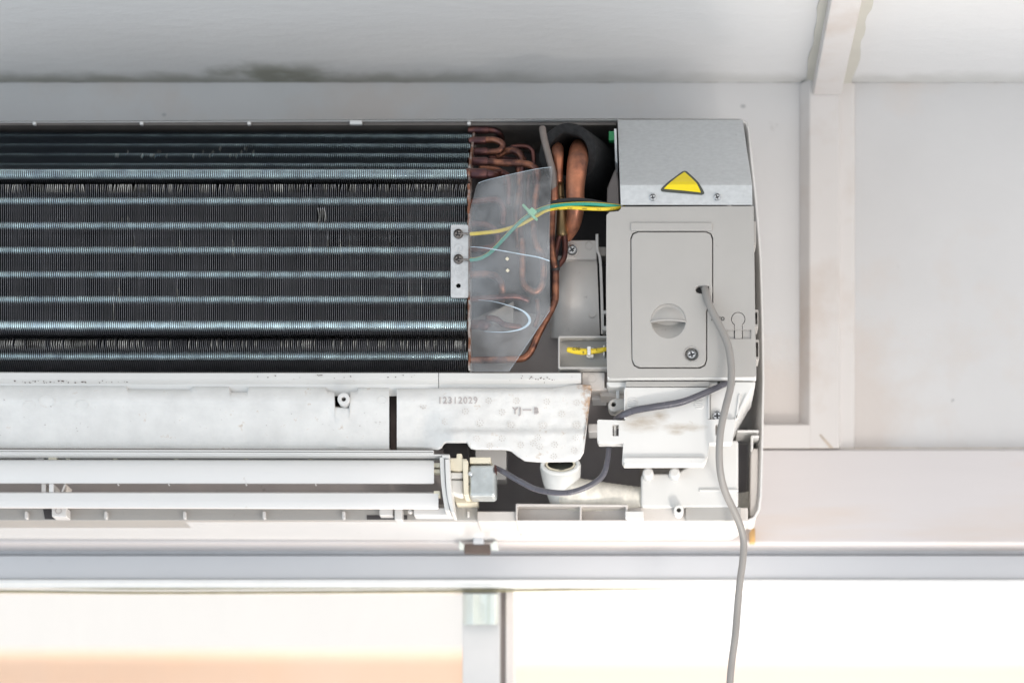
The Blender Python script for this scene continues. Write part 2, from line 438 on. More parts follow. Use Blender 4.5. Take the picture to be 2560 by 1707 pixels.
def film_mat():
    m = bpy.data.materials.new('milky_clear_film'); m.use_nodes = True
    N, L = m.node_tree.nodes, m.node_tree.links
    b = N['Principled BSDF']; out = N['Material Output']
    b.inputs['Base Color'].default_value = (0.55, 0.56, 0.58, 1); b.inputs['Roughness'].default_value = 0.24
    b.inputs['Specular IOR Level'].default_value = 0.8
    tr = N.new('ShaderNodeBsdfTransparent'); tr.inputs[0].default_value = (0.97, 0.98, 0.98, 1)
    mx = N.new('ShaderNodeMixShader')
    tc = N.new('ShaderNodeTexCoord'); n = N.new('ShaderNodeTexNoise'); n.inputs['Scale'].default_value = 28; n.inputs['Detail'].default_value = 5
    L.new(tc.outputs['Object'], n.inputs[0])
    n2 = N.new('ShaderNodeTexNoise'); n2.inputs['Scale'].default_value = 1200; n2.inputs['Detail'].default_value = 3
    L.new(tc.outputs['Object'], n2.inputs[0])
    r2 = N.new('ShaderNodeValToRGB'); r2.color_ramp.elements[0].position = 0.72; r2.color_ramp.elements[1].position = 0.76
    L.new(n2.outputs[0], r2.inputs[0])
    mr = N.new('ShaderNodeMapRange'); mr.inputs['From Min'].default_value = 0.36; mr.inputs['From Max'].default_value = 0.66
    mr.inputs['To Min'].default_value = 0.06; mr.inputs['To Max'].default_value = 0.28
    L.new(n.outputs[0], mr.inputs[0])
    ad = N.new('ShaderNodeMath'); ad.operation = 'MULTIPLY_ADD'; ad.inputs[1].default_value = 0.25
    L.new(r2.outputs[0], ad.inputs[0]); L.new(mr.outputs[0], ad.inputs[2])
    L.new(ad.outputs[0], mx.inputs[0]); L.new(tr.outputs[0], mx.inputs[1]); L.new(b.outputs[0], mx.inputs[2])
    L.new(mx.outputs[0], out.inputs[0])
    return m
M['film'] = film_mat()

def pane_mat():
    m = bpy.data.materials.new('dusty_window_glass'); m.use_nodes = True
    N, L = m.node_tree.nodes, m.node_tree.links
    b = N['Principled BSDF']; out = N['Material Output']
    b.inputs['Base Color'].default_value = (0.74, 0.73, 0.72, 1); b.inputs['Roughness'].default_value = 0.6
    tr = N.new('ShaderNodeBsdfTransparent'); tr.inputs[0].default_value = (0.91, 0.90, 0.885, 1)
    mx = N.new('ShaderNodeMixShader')
    tc = N.new('ShaderNodeTexCoord'); mp = N.new('ShaderNodeMapping'); mp.inputs['Scale'].default_value = (1, 1, 0.4); mp.inputs['Rotation'].default_value = (0, 0.5, 0)
    n = N.new('ShaderNodeTexNoise'); n.inputs['Scale'].default_value = 25; n.inputs['Detail'].default_value = 3
    L.new(tc.outputs['Object'], mp.inputs[0]); L.new(mp.outputs[0], n.inputs[0])
    mr = N.new('ShaderNodeMapRange'); mr.inputs['To Min'].default_value = 0.04; mr.inputs['To Max'].default_value = 0.11
    L.new(n.outputs[0], mr.inputs[0]); L.new(mr.outputs[0], mx.inputs[0])
    L.new(tr.outputs[0], mx.inputs[1]); L.new(b.outputs[0], mx.inputs[2]); L.new(mx.outputs[0], out.inputs[0])
    return m
M['pane'] = pane_mat()
M['peach'] = mat('peach_render', (0.93, 0.62, 0.43), 0.8, var=0.03, vscale=2, col2=(0.92, 0.70, 0.55), c2s=1.2, c2w=(0.4, 0.6))

# ------------------------------------------------------------------ small builders
def screw_mb(px, py, Y, r, rot=20, depth=0.0022, arm=0.62, wid=0.17):
    """pan head with a real cross recess"""
    mb = MB()
    cross = []
    a, w = r * arm, r * wid
    base = [(w, a), (-w, a), (-w, w), (-a, w), (-a, -w), (-w, -w), (-w, -a), (w, -a), (w, -w), (a, -w), (a, w), (w, w)]
    for x, y in base:
        c_, s_ = math.cos(R(rot)), math.sin(R(rot))
        cross.append((px + x * c_ - y * s_, py - (x * s_ + y * c_)))
    mb.slab(circ(px, py, r * 0.70, 20), Y - depth, depth * 0.7, holes=[cross], back=False)
    mb.lathe(px, py, Y - depth * 0.32, [(r * 0.6, 0), (r * 0.95, 0.0)], 20)
    c = len(mb.f)
    mb.slab(circ(px, py, r * 0.66, 12), Y - depth * 0.35, depth * 0.2, mi=1)
    mb.lathe(px, py, Y, [(r * 0.695, -depth * 0.999), (r * 0.86, -depth * 0.80), (r * 0.97, -depth * 0.4), (r, 0.0), (r, 0.0006)], 20, cap0=False)
    return mb
def screw(px, py, Y, r, parent, m='steel', rot=20, depth=0.0022):
    return screw_mb(px, py, Y, r, rot, depth).obj('screw', [M[m], M['recess']], parent)

def boss(px, py, Y, r, hole, depth, m, parent, name='screw_boss'):
    return MB().slab(circ(px, py, r, 24), Y, depth, holes=[circ(px, py, hole, 16)]).obj(name, M[m], parent, bevel=0.0005)

# ================================================================== SETTING
YW = 0.133         # wall plane
YB = 0.122        # face of the beam under it
zc = P(0, 207, YW).z
zb = P(0, 1357, YB).z          # underside of the beam
zb1 = P(0, 1121, YB).z
XL, XR = -3.0, 3.0
MB().box((XL, YW, zb1), (XR, YW + 0.08, zc + 0.3)).obj('wall', M['wall'], kind='structure')
MB().box((XL, YB, zb), (XR, 0.22, zb1 - 0.0005)).obj('lintel', M['beam'], bevel=0.002, kind='structure')
MB().box((XL, -3.0, zc), (XR, YW - 0.0005, zc + 0.1)).obj('ceiling', M['ceiling'], kind='structure')

# grimy filler along the joints
M['grime'] = mat('joint_grime', (0.26, 0.245, 0.22), 0.8, var=0.4, vscale=60)
M['filler_and_crack'] = mat('beige_filler_and_crack_shade', (0.45, 0.385, 0.32), 0.8, var=0.3, vscale=60)
for py_, Yq, mm, amp, seed, par in ((205.5, YW - .0006, 'grime', 1.5, 1, 'ceiling'), (1119.6, YB + .0006, 'filler_and_crack', 1.6, 4, 'lintel')):
    pts_, rr_ = [], []
    for i in range(110):
        px_ = -60 + i * 25
        nn = noise.noise(Vector((i * .33, seed, 0)))
        pts_.append((px_, py_ + nn * 1.2, Yq)); rr_.append(max(.35, 1.0 + amp * noise.noise(Vector((i * .55, seed + 5, 0)))))
    MB().tube(pts_, rr_, 6, 1).obj('joint_filler', M[mm], bpy.data.objects[par])

mb = MB()
for px_, py_, rr_ in ((1858, 266, 6), (410, 287, 5), (2015, 752, 2.5), (2383, 999, 3), (2380, 1003, 2)):
    mb.slab([(px_ + rr_ * math.cos(a) * 1.1, py_ - rr_ * math.sin(a) * .8) for a in (2 * math.pi * q / 10 for q in range(10))], YW - .0004, .0008)
mb.obj('wall_marks', mat('grey_wall_mark', (0.44, 0.44, 0.44), 0.7), bpy.data.objects['wall'], kind='stuff')

# ceiling batten and wall moulding
mb = MB()
zbat = P(0, 239, YB).z
xa, xb = P(2032, 239, YB).x, P(2103, 239, YB).x
mb.box((xa, -2.9, zbat), (xb, YB, zc - 0.0004))
o = mb.obj('ceiling_batten', M['trim'], bevel=0.0015)
tag(o, 'pale batten on the ceiling running from the top of the moulding toward the room', 'batten')
def runs(n, a, b, amp):
    return [a + (b - a) * i / (n - 1) for i in range(n)]
mb = MB()
for sx, w in ((xb, 0.010), (xa - 0.006, 0.006)):
    ring = []
    for i in range(60):
        y = YW - 0.002 - i * 0.012
        wv = w * (0.9 + 0.5 * noise.noise(Vector((i * 0.37, sx * 9, 0))))
        x0 = sx if sx == xb else xa - wv
        x1 = sx + wv if sx == xb else xa
        ring.append([Vector((x0, y, zc - 0.0003)), Vector((x0, y, zc - (0.003 if sx == xb else 0.0012))), Vector((x1, y, zc - (0.0012 if sx == xb else 0.003))), Vector((x1, y, zc - 0.0003))])
    mb.loft(ring)
mb.obj('sealant', M['caulk'], o, sm=True)

moul = empty('wall_moulding', P(2060, 1121, YB), 'pale moulding frame on the wall beside the opened air conditioner, with a mitred lower corner', 'moulding')
# vertical strip: chamfered profile swept up
def strip(p0, p1, prof, mb):
    mb.loft([[p0 + q for q in prof], [p1 + q for q in prof]])
kY = S * (D + YB) / D
def vprof(xl2, xl1, xr1, xr2):
    y = 1000
    return [Vector((P(xl2, y, YW).x, YW - .0002, 0)), Vector((P(xl1, y, YB).x, YB, 0)), Vector((P(xr1, y, YB).x, YB, 0)), Vector((P(xr1, y, YB).x + .001, YB + .006, 0)), Vector((P(xr2, y, YB).x, YB + .008, 0)), Vector((P(xr2 + 3, y, YW).x, YW - .0002, 0))]
mb = MB(); strip(Vector((0, 0, zb1 + .0004)), Vector((0, 0, zc - .0006)), vprof(1998, 2024, 2098, 2136), mb)
mb.obj('upright_strip', M['trim'], moul, bevel=0.0012)
zt = P(0, 1062, YB).z
mb = MB()
prof = [Vector((0, YW - .0002, P(0, 1058, YW).z)), Vector((0, YB, zt)), Vector((0, YB, zb1 + .0004)), Vector((0, YW - .0002, zb1 + .0004))]
strip(Vector((-1.2, 0, 0)), Vector((P(2024.5, 1100, YB).x, 0, 0)), prof, mb)
mb.obj('cross_strip', M['trim'], moul, bevel=0.0005)
mb = MB().slab([(2052, 1084), (2048, 1087), (2074, 1119), (2084, 1119)], YB - .0003, .003)  # coloured sliver standing in for the shadowed crack at the mitre
mb.obj('mitre_crack', M['filler_and_crack'], moul, bevel=0.0003)

# ------------------------------------------------------------------ window
YF = 0.150
win = empty('window_frame', P(1200, 1707, YF), 'grey aluminium window head and mullion under the beam, with one glazed sash', 'window')
xl, xr = -1.6, 1.9
def hbar(name, y0, y1, Y, depth, m, bev=0.0008, x0=None, x1=None):
    a = P(0, y0, Y); b_ = P(0, y1, Y)
    return MB().box((x0 if x0 is not None else xl, Y, a.z), (x1 if x1 is not None else xr, Y + depth, b_.z)).obj(name, M[m], win, bevel=bev)
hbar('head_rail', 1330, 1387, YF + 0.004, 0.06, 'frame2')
hbar('rail_face', 1387.6, 1447, YF, 0.05, 'frame')
hbar('rail_lip', 1447.6, 1459, YF - 0.004, 0.01, 'framew')
hbar('rail_groove', 1455, 1463, YF + 0.006, 0.04, 'frame')
hbar('rail_lip', 1460, 1468, YF + 0.002, 0.01, 'framew')
# wavy rubber seals
for base, amp, rr, Yq in (((1466, 1466, 1470, 1469, 1468, 1463, 1459, 1457), 0, 3.0, YF + .004), ((1477, 1478, 1481, 1480, 1476, 1468, 1461, 1458), 0, 3.6, YF + .006)):
    xs = (-200, 60, 330, 700, 1240, 1750, 2250, 2700)
    MB().tube([(x, y, Yq) for x, y in zip(xs, base)], rr, 8, 10).obj('rubber_seal', M['seal'], win)
hbar('inner_lip', 1469, 1476, YF + 0.012, 0.02, 'framew')
zlow = -0.62
mb = MB(); mb.box((P(1156, 1500, YF + .008).x, YF + .008, zlow), (P(1250, 1500, YF + .008).x, YF + .03, P(0, 1470, YF + .01).z))
mb.obj('mullion', M['mull'], win, bevel=0.001)
mb = MB(); mb.box((P(1264, 1500, YF + .010).x, YF + .010, zlow), (P(1285, 1500, YF + .010).x, YF + .03, P(0, 1470, YF + .012).z))
mb.obj('mullion_edge', M['mull2'], win, bevel=0.001)
mb = MB(); mb.box((P(1249, 1500, YF + .016).x, YF + .016, zlow), (P(1264.5, 1500, YF + .016).x, YF + .03, P(0, 1470, YF + .016).z))
mb.obj('mullion_seal', M['duct'], win)
mb = MB(); mb.box((xl, YF + .018, zlow), (P(1160, 1500, YF + .018).x, YF + .022, P(0, 1470, YF + .018).z))
mb.obj('glass_pane', M['pane'], win)
# latch at the head of the mullion: bent plate with an oval slot
mb = MB()
rings = []
for zz in (1484, 1500, 1530, 1552, 1560):
    ring = []
    prof = [(1157, .006), (1163, .0015), (1172, -.001), (1182, -.0035), (1190, -.001), (1197, .0015), (1213, .0015), (1219, 0), (1226, -.003), (1236, -.0035), (1243, -.001), (1246, .006)]
    k = 0 if zz < 1555 else 2.0
    for x, d in prof: ring.append(P(x + (1201 - x) * 0.02 * k, zz, YF + d * (1 - .2 * k)))
    for x, d in prof[::-1]: ring.append(P(x + (1201 - x) * 0.02 * k, zz, YF + d * (1 - .2 * k)) + Vector((0, .0015, 0)))
    rings.append(ring)
mb.loft(rings)
lt = mb.obj('latch_plate', M['peg'], win, bevel=0.0003)
MB().slab(rrect(1194, 1507, 1209, 1547, 7), YF + .0005, .0012, holes=[rrect(1197, 1510, 1206, 1544, 4)]).obj('slot_rim', M['peg'], lt, bevel=0.0002)

# spring clip between the unit and the window head
clip = empty('spring_clip', P(1195, 1383, 0.14), 'small brown metal clip hooked on the grey window head under the unit', 'clip')
MB().slab([(1225, 1359), (1162, 1358), (1160, 1382), (1226, 1384)], 0.117, 0.006).obj('clip_plate', M['brownmetal'], clip, bevel=0.0006)
MB().slab([(1208, 1340), (1184, 1340), (1182, 1357.5), (1210, 1357.5)], 0.112, 0.010).obj('clip_tongue', M['frame'], clip, bevel=0.0008)
MB().slab([(1160, 1360), (1148, 1351), (1147, 1371), (1159.5, 1372)], 0.114, 0.008).obj('clip_wing', M['peg'], clip, bevel=0.0006)
MB().slab([(1243, 1352), (1236, 1351), (1226.5, 1359), (1227, 1371), (1245, 1372)], 0.114, 0.008).obj('clip_wing', M['peg'], clip, bevel=0.0006)

sk = bpy.data.materials.new('overcast_sky'); sk.use_nodes = True
for n_ in list(sk.node_tree.nodes):
    if n_.type == 'BSDF_PRINCIPLED': sk.node_tree.nodes.remove(n_)
em = sk.node_tree.nodes.new('ShaderNodeEmission'); em.inputs[0].default_value = (1.0, 0.99, 0.985, 1); em.inputs[1].default_value = 1.08
sk.node_tree.links.new(em.outputs[0], sk.node_tree.nodes['Material Output'].inputs[0])
MB().box((-14, 9.0, -8), (15, 9.1, 12)).obj('sky', sk, kind='structure')
# building across the street, through the glass
YO = 1.0
bl = MB().box((-4, YO, -4.0), (P(1215, 0, YO).x, YO + 0.5, P(0, 1618, YO).z))
tag(bl.obj('building', M['peach'], bevel=0.02), 'peach rendered wall out of focus behind the dusty glazed sash', 'building')
M['palewall'] = mat('overexposed_render', (0.80, 0.665, 0.58), 0.8, var=0.03, vscale=2)  # same wall coloured paler, as overexposed in the right opening
bl = MB().box((P(1217, 0, YO).x, YO + 0.03, -4.0), (5, YO + 0.5, P(0, 1630, YO + .03).z))
tag(bl.obj('building', M['palewall'], bevel=0.02), 'rendered wall with overexposed paleness put in its colour, out of focus behind the clear opening under the hanging cable', 'building')

# ================================================================== THE UNIT
YR = 0.05
ac = empty('air_conditioner', P(900, 1300, YR), 'white wall air conditioner with its cover off, coil, circuit box and louvres showing', 'air conditioner')
# chassis ring
outer = [(1852, 296), (1868, 304), (1876, 324), (1882, 400), (1893, 500), (1904, 640), (1909, 800), (1911, 950), (1909, 1100), (1905, 1240), (1900, 1276), (1888, 1296), (1868, 1305), (1200, 1306), (500, 1304), (-500, 1301), (-500, 302), (200, 301), (800, 298), (1500, 295)]
cx, cy = 1000, 800
inner = [(1850, 301), (1864, 308), (1870, 326), (1876.5, 402), (1887.5, 502), (1898.5, 642), (1903.5, 800), (1905.5, 950), (1903.5, 1100), (1899.5, 1238), (1894.5, 1272), (1884, 1290), (1866, 1299), (1200, 1300), (500, 1298), (-490, 1295), (-490, 307), (200, 306), (800, 303), (1500, 300)]
mb = MB()
l3 = [[P(x, y, YR) for x, y in l] for l in (outer, inner)]
b3 = []
for l, li in ((outer, 0), (inner, 1)):
    q = []
    for x, y in l:
        p = P(x, y, YR)
        t = Vector((0, YB - 0.0008 - YR, 0))
        if x > 1700: t.x -= 0.010 + (0.004 if li else 0)   # the side wall tapers to the back
        q.append(p + t)
    b3.append(q)
mb.prism(l3, b3)
mb.obj('chassis_rim', M['gloss'], ac, bevel=0.0008, seg=2)
# back panels inside
xli, xri = P(-485, 0, .1).x, P(1905, 0, .1).x
MB().box((xli, 0.112, P(0, 1310, .112).z), (P(1560, 0, .11).x, 0.119, P(0, 303, YR).z)).obj('back_shade_sheet', M['dark_shade'], ac)  # dark sheet in place of the beige back panel in shadow
MB().slab([(1600, 930), (1100, 930), (1100, 1308), (1600, 1308)], 0.1085, 0.003).obj('lower_lining', M['lining2'], ac)
MB().box((P(1560.5, 0, .11).x, 0.112, P(0, 1296, YR).z), (P(1872, 0, YR).x - 0.0145, 0.119, P(0, 303, YR).z)).obj('back_panel', M['pan'], ac)
# dark slab added for the shade under the chassis top, with the ribs
M['top_shade'] = mat('brown_top_shade', (0.13, 0.115, 0.105), 0.7, var=0.2, vscale=30)
zt_ = P(0, 304.5, YR).z
top = MB().box((xli, 0.0515, zt_ - .0022), (P(1541, 0, YR).x, 0.111, zt_)).obj('top_shade_slab', M['top_shade'], ac, bevel=0.0004)
for x in (85, 353, 622, 1172):
    MB().slab(rrect(x - 4, 304, x + 5, 312, 2.5), 0.0495, 0.003).obj('rib', M['white'], top, bevel=0.0004)
MB().slab(rect(874, 301, 905, 311), 0.0490, 0.003).obj('tab', M['white'], top, bevel=0.0004)

# ------------------------------------------------------------------ heat exchanger
XF0, XF1, PITCH = -110, 1168, 5.17
hx = empty('heat_exchanger', P(530, 930, 0.01), None, None)
for k in ('label', 'category'):
    if k in hx: del hx[k]
hx.parent = ac; hx.location = Vector(WP[hx.name]) - WP[ac.name]
hx['label'] = 'dark finned coil with bright tube rows and bent fin tips'
def prof_point(py, Y): 
    return P(0, py, Y).z
TH = 0.00017
def fin_strip(mb, x, stations, dx, depth=0.016, tw=None, bent=None, edge=1):
    """stations: (z, y); dx: sideways offset at each station"""
    base = len(mb.v)
    n = len(stations)
    for i, (z, y) in enumerate(stations):
        w = TH * (tw[i] if tw else 1)
        mb.v += [Vector((x + dx[i] - w / 2, y, z)), Vector((x + dx[i] + w / 2, y, z)),
                 Vector((x + TH / 2, y + depth, z)), Vector((x - TH / 2, y + depth, z))]
    for i in range(n - 1):
        a, b_ = base + 4 * i, base + 4 * (i + 1)
        mi = 2 if bent and bent[i] else edge
        mb.face((a, a + 1, b_ + 1, b_), mi)
        mb.face((a + 1, a + 2, b_ + 2, b_ + 1), 0 if not (bent and bent[i]) else 2)
        mb.face((a + 3, a, b_, b_ + 3), 0)
    mb.face((base, base + 3, base + 2, base + 1), edge)
    mb.face((base + 4 * n - 4, base + 4 * n - 3, base + 4 * n - 2, base + 4 * n - 1), edge)

nf = int((XF1 - XF0) / PITCH)
xs = [P(XF0 + i * PITCH, 700, 0).x for i in range(nf)]
def modulated(m, scale, lo_, hi_, rnd=0.0, stretch=(1, 1, 1)):
    """dust and tarnish over the whole coil: the colour follows a noise in place, and each fin a little of its own"""
    N, L = m.node_tree.nodes, m.node_tree.links
    b = N['Principled BSDF']; src = b.inputs['Base Color'].links[0].from_socket
    geo = N.new('ShaderNodeNewGeometry'); mp = N.new('ShaderNodeMapping'); mp.inputs['Scale'].default_value = stretch
    n = N.new('ShaderNodeTexNoise'); n.inputs['Scale'].default_value = scale; n.inputs['Detail'].default_value = 6; n.inputs['Roughness'].default_value = 0.65
    L.new(geo.outputs['Position'], mp.inputs[0]); L.new(mp.outputs[0], n.inputs[0])
    mr = N.new('ShaderNodeMapRange'); mr.inputs['From Min'].default_value = 0.35; mr.inputs['From Max'].default_value = 0.65
    mr.inputs['To Min'].default_value = lo_; mr.inputs['To Max'].default_value = hi_
    L.new(n.outputs[0], mr.inputs[0]); fac = mr.outputs[0]
    if rnd:
        oi = N.new('ShaderNodeObjectInfo'); m2 = N.new('ShaderNodeMapRange'); m2.inputs['To Min'].default_value = 1 - rnd; m2.inputs['To Max'].default_value = 1 + rnd
        L.new(oi.outputs['Random'], m2.inputs[0]); mm = N.new('ShaderNodeMath'); mm.operation = 'MULTIPLY'
        L.new(fac, mm.inputs[0]); L.new(m2.outputs[0], mm.inputs[1]); fac = mm.outputs[0]
    vm = N.new('ShaderNodeVectorMath'); vm.operation = 'SCALE'
    L.new(src, vm.inputs[0]); L.new(fac, vm.inputs['Scale']); L.new(vm.outputs[0], b.inputs['Base Color'])
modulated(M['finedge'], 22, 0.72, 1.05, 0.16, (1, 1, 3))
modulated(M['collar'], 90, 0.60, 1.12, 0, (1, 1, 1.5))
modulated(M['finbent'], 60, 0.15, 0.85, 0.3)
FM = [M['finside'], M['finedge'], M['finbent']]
# middle bank: one object per fin, meshes shared in variants
mid_py = [461, 467, 474, 481, 492, 508, 517, 524, 532, 540, 548, 556, 570, 600, 640, 680, 720, 760, 800, 830, 836]
def mid_mesh(seed, lean_=0.0, dent=0, dpy=533, dw=16):
    rd = random.Random(seed)
    mb = MB(); st = []; dx = []; tw = []; bent = []
    lean = lean_ * 0.0011 + 0.0002
    hot = rd.random() < 0.55
    for i, py in enumerate(mid_py):
        Y = 0.0
        if py < 482: Y = -0.0006
        if py > 825: Y = 0.003 * (py - 825) / 10
        st.append((prof_point(py, Y), Y))
        d = rd.uniform(-1, 1) * 0.00009
        if py < 480: d += lean * (481 - py) / 18
        if dent: d += dent * math.exp(-((py - dpy) / dw) ** 2)
        dx.append(d)
        on = dent and abs(py - dpy) < dw * rd.uniform(0.7, 1.3)
        tw.append((2.4 if hot else 1.3) if py <= 474 else (4.0 * min(1, abs(dent) / .0006) + .6 if on else 1.0))
        bent.append(bool((py < 476 and hot) or on))
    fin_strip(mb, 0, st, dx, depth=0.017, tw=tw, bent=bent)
    me = bpy.data.meshes.new('fin')
    me.from_pydata([tuple(p) for p in mb.v], [], mb.f)
    for m in FM: me.materials.append(m)
    me.polygons.foreach_set('material_index', mb.m)
    return me
variants = [[mid_mesh(100 + i * 3 + q, -1 + 2 * i / 8) for q in range(3)] for i in range(9)]
dents = [mid_mesh(300 + i, 0.0, 0.0006 * (1 + .3 * i), 533 + 5 * i, 15) for i in range(3)]
nicks = [mid_mesh(400 + i, 0.1 * i, random.choice((-1, 1)) * random.uniform(.00012, .0003), random.choice((524, 540, 556, 600, 640, 680, 720, 760)), random.uniform(4, 10)) for i in range(12)]
for i, x in enumerate(xs):
    pxi = XF0 + i * PITCH
    t_ = max(-1, min(1, 1.6 * noise.noise(Vector((i * 0.17, 3, 0))) + random.uniform(-.35, .35)))
    me = random.choice(variants[int(round((t_ + 1) * 4))])
    if 790 < pxi < 814: me = random.choice(dents)
    elif random.random() < (0.05 if pxi < 700 else 0.13): me = random.choice(nicks)
    f = bpy.data.objects.new('fin', me)
    f.location = Vector((x, random.uniform(-1, 1) * .0001, 0)); f.rotation_euler = (0, 0, R(random.uniform(-1.2, 1.2)))
    put(f, hx)
# upper bank leans back, 48 degrees; lower bank leans back the other way
def seg_points(py0, Y0, dz, dy, n, step):
    z0 = prof_point(py0, Y0)
    return [(z0 + dz * step * i, Y0 + dy * step * i) for i in range(n)]
zu, yu = prof_point(456, 0.006), 0.006
up = [(prof_point(459, .009), .009), (zu, yu), (prof_point(440, 0.0), 0.0), (prof_point(430, -.001), -.001), (prof_point(420, .004), .004)]
z, y = up[-1]
th = R(48)
for i in range(1, 11):
    up.append((z + math.cos(th) * 0.0068 * i, y + math.sin(th) * 0.0068 * i))
mb = MB()
for i, x in enumerate(xs):
    rd = random.Random(i * 7 + 1)
    dx = [rd.uniform(-1, 1) * 0.00008 for _ in up]
    if 270 < XF0 + i * PITCH < 620 and rd.random() < 0.35:
        k = rd.choice((7, 8, 9, 10)); dx[k] += rd.uniform(-1, 1) * 0.0009
        bent = [j == k for j in range(len(up))]
    else: bent = None
    fin_strip(mb, x, up[:5], dx[:5], depth=0.016)
    fin_strip(mb, x, up[4:], dx[4:], depth=0.016, bent=bent[4:] if bent else None, edge=3)
M['finedge2'] = mat('dark_fin_edge', (0.10, 0.13, 0.16), 0.4, 0.4, var=0.3, vscale=300)  # darker bluish edge for the leaning upper fins
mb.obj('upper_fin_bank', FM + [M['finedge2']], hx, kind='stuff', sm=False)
lo = [(prof_point(846, .006), .006), (prof_point(852, .0025), .0025), (prof_point(861, .002), .002), (prof_point(871, .004), .004), (prof_point(880, .006), .006), (prof_point(900, .010), .010), (prof_point(920, .015), .015), (prof_point(940, .020), .020)]
mb = MB()
for i, x in enumerate(xs):
    rd = random.Random(i * 11 + 5)
    pxi = XF0 + i * PITCH
    b0 = rd.random() < (0.75 if pxi < 330 else 0.3 if pxi < 900 else 0.5)
    lean = (noise.noise(Vector((i * .21, 9, 0))) * 1.6 + .3 + rd.uniform(-.25, .25)) * 0.0008 if b0 else rd.uniform(-.3, .3) * .0005
    dx = [lean * 0.6, lean, lean * .6, 0, 0, 0, 0, 0]
    dx = [d + rd.uniform(-1, 1) * 0.00006 for d in dx]
    tw = [1, 2.6 if b0 else 1, 3.8 if b0 else 1, 1.6, 1, 1, 1, 1]
    fin_strip(mb, x, lo, dx, depth=0.016, tw=tw, bent=[b0, b0, b0, False, False, False, False, False])
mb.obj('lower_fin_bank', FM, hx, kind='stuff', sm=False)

# collared tubes through the fins (bright rows)
def collar_row(py, Y, r, name='tube_row'):
    mb = MB(); rings = []
    c0 = P(0, py, Y)
    xs2 = []
    for x in xs:
        g = PITCH * S
        xs2 += [(x + 0.18 * g, 0.90), (x + 0.5 * g, 1.0), (x + 0.84 * g, 0.93), (x + 0.99 * g, 0.80)]
    sides = 14
    for x, k in xs2:
        ring = []
        for a in range(sides):
            t = 2 * math.pi * a / sides
            ring.append(Vector((x, c0.y + r * k * math.cos(t), c0.z + r * k * math.sin(t))))
        rings.append(ring)
    mb.loft(rings)
    mb.obj(name, M['collar'], hx, angle=80)
for py in (504, 566, 627, 688, 750):
    collar_row(py, 0.0039, 0.0035)
collar_row(814, 0.0045, 0.0043)
collar_row(436, 0.0037, 0.0038)
collar_row(889, 0.0118, 0.0036)
# inner second row, dimly seen between the fins
for py in (536, 597, 658, 719, 781):
    collar_row(py, 0.0135, 0.0034)
for i in range(4):
    s_ = 0.0105 + 0.0183 * i
    z_ = up[4][0] + math.cos(th) * s_; y_ = up[4][1] + math.sin(th) * s_
    n_ = Vector((0, math.cos(th), -math.sin(th)))
    zz, yy = z_ - math.sin(th) * 0.0042, y_ + math.cos(th) * 0.0042
    mb = MB(); rings = []
    for x in xs:
        g = PITCH * S
        for q, k in ((0.18, 0.9), (0.5, 1.0), (0.84, 0.93), (0.99, 0.8)):
            rings.append([Vector((x + q * g, yy + 0.0034 * k * math.cos(t), zz + 0.0034 * k * math.sin(t))) for t in (2 * math.pi * a / 12 for a in range(12))])
    mb.loft(rings)
    mb.obj('tube_row', M['collar'], hx, angle=80)
# dark sheet standing in for the unlit space behind the fins
MB().box((xs[0], 0.085, prof_point(1000, .02)), (xs[-1] + .002, 0.09, P(0, 306, YR).z)).obj('rear_dark_sheet', M['dark_shade'], hx)

# end plate
mb = MB()
xe = P(1170, 700, 0).x
path = [(up[-1][0], up[-1][1])] + [(z, y) for z, y in up[:5][::-1]] + [(prof_point(461, .0), -.001), (prof_point(836, .0), -.001), (prof_point(846, .003), .003), (prof_point(940, .02), .02)]
ring = [Vector((xe, y - .0008, z)) for z, y in path] + [Vector((xe, y + .018, z)) for z, y in path[::-1]]
mb.loft([ring, [p + Vector((0.0016, 0, 0)) for p in ring]])
ep = mb.obj('end_plate', M['endplate'], hx, sm=False)
mb = MB()
zz = [(py, 1.2 * math.sin(py * .2)) for py in range(462, 560, 6)]
mb.loft([[P(1169 + w, py, -.0022), P(1175 + w, py, -.0022), P(1175 + w, py, 0.0), P(1169 + w, py, 0.0)] for py, w in zz])
mb.loft([[P(1171 + w, py, -.0022), P(1176 + w, py, -.0022), P(1176 + w, py, 0.003), P(1171 + w, py, 0.003)] for py, w in [(py, 0.8 * math.sin(py * .15)) for py in range(750, 932, 8)]])
mb.obj('plate_flange', M['endplate'], hx)
# mounting bracket with screws
bk = MB().slab(rrect(1127, 562, 1171, 744, 5), -0.0045, 0.0016, holes=[circ(1146, 714, 6, 16)]).obj('mounting_bracket', M['bracket'], hx, bevel=0.0004)
screw(1146, 585, -.0046, 12.5, hx, 'oldsteel', 30); screw(1146, 648, -.0046, 12.5, hx, 'oldsteel', 10)
for sy in (621, 681):
    mb = MB().slab(circ(1146, sy, 11, 24), -0.0049, 0.0004, holes=[circ(1146, sy, 9.8, 24)])
    if sy == 681:
        for dy, w in ((-4, 5), (0, 3.6), (4, 2)): mb.slab(rect(1146 - w, sy + dy - 1, 1146 + w, sy + dy + .6), -0.0049, 0.0004)
    else:
        mb.slab([(1149, 615), (1143, 621), (1148, 622), (1143, 627), (1146, 628), (1151, 620), (1146, 619.5), (1151, 615)], -0.0049, .0004)
    mb.obj('stamped_mark', M['bracket'], hx, bevel=0.0001)

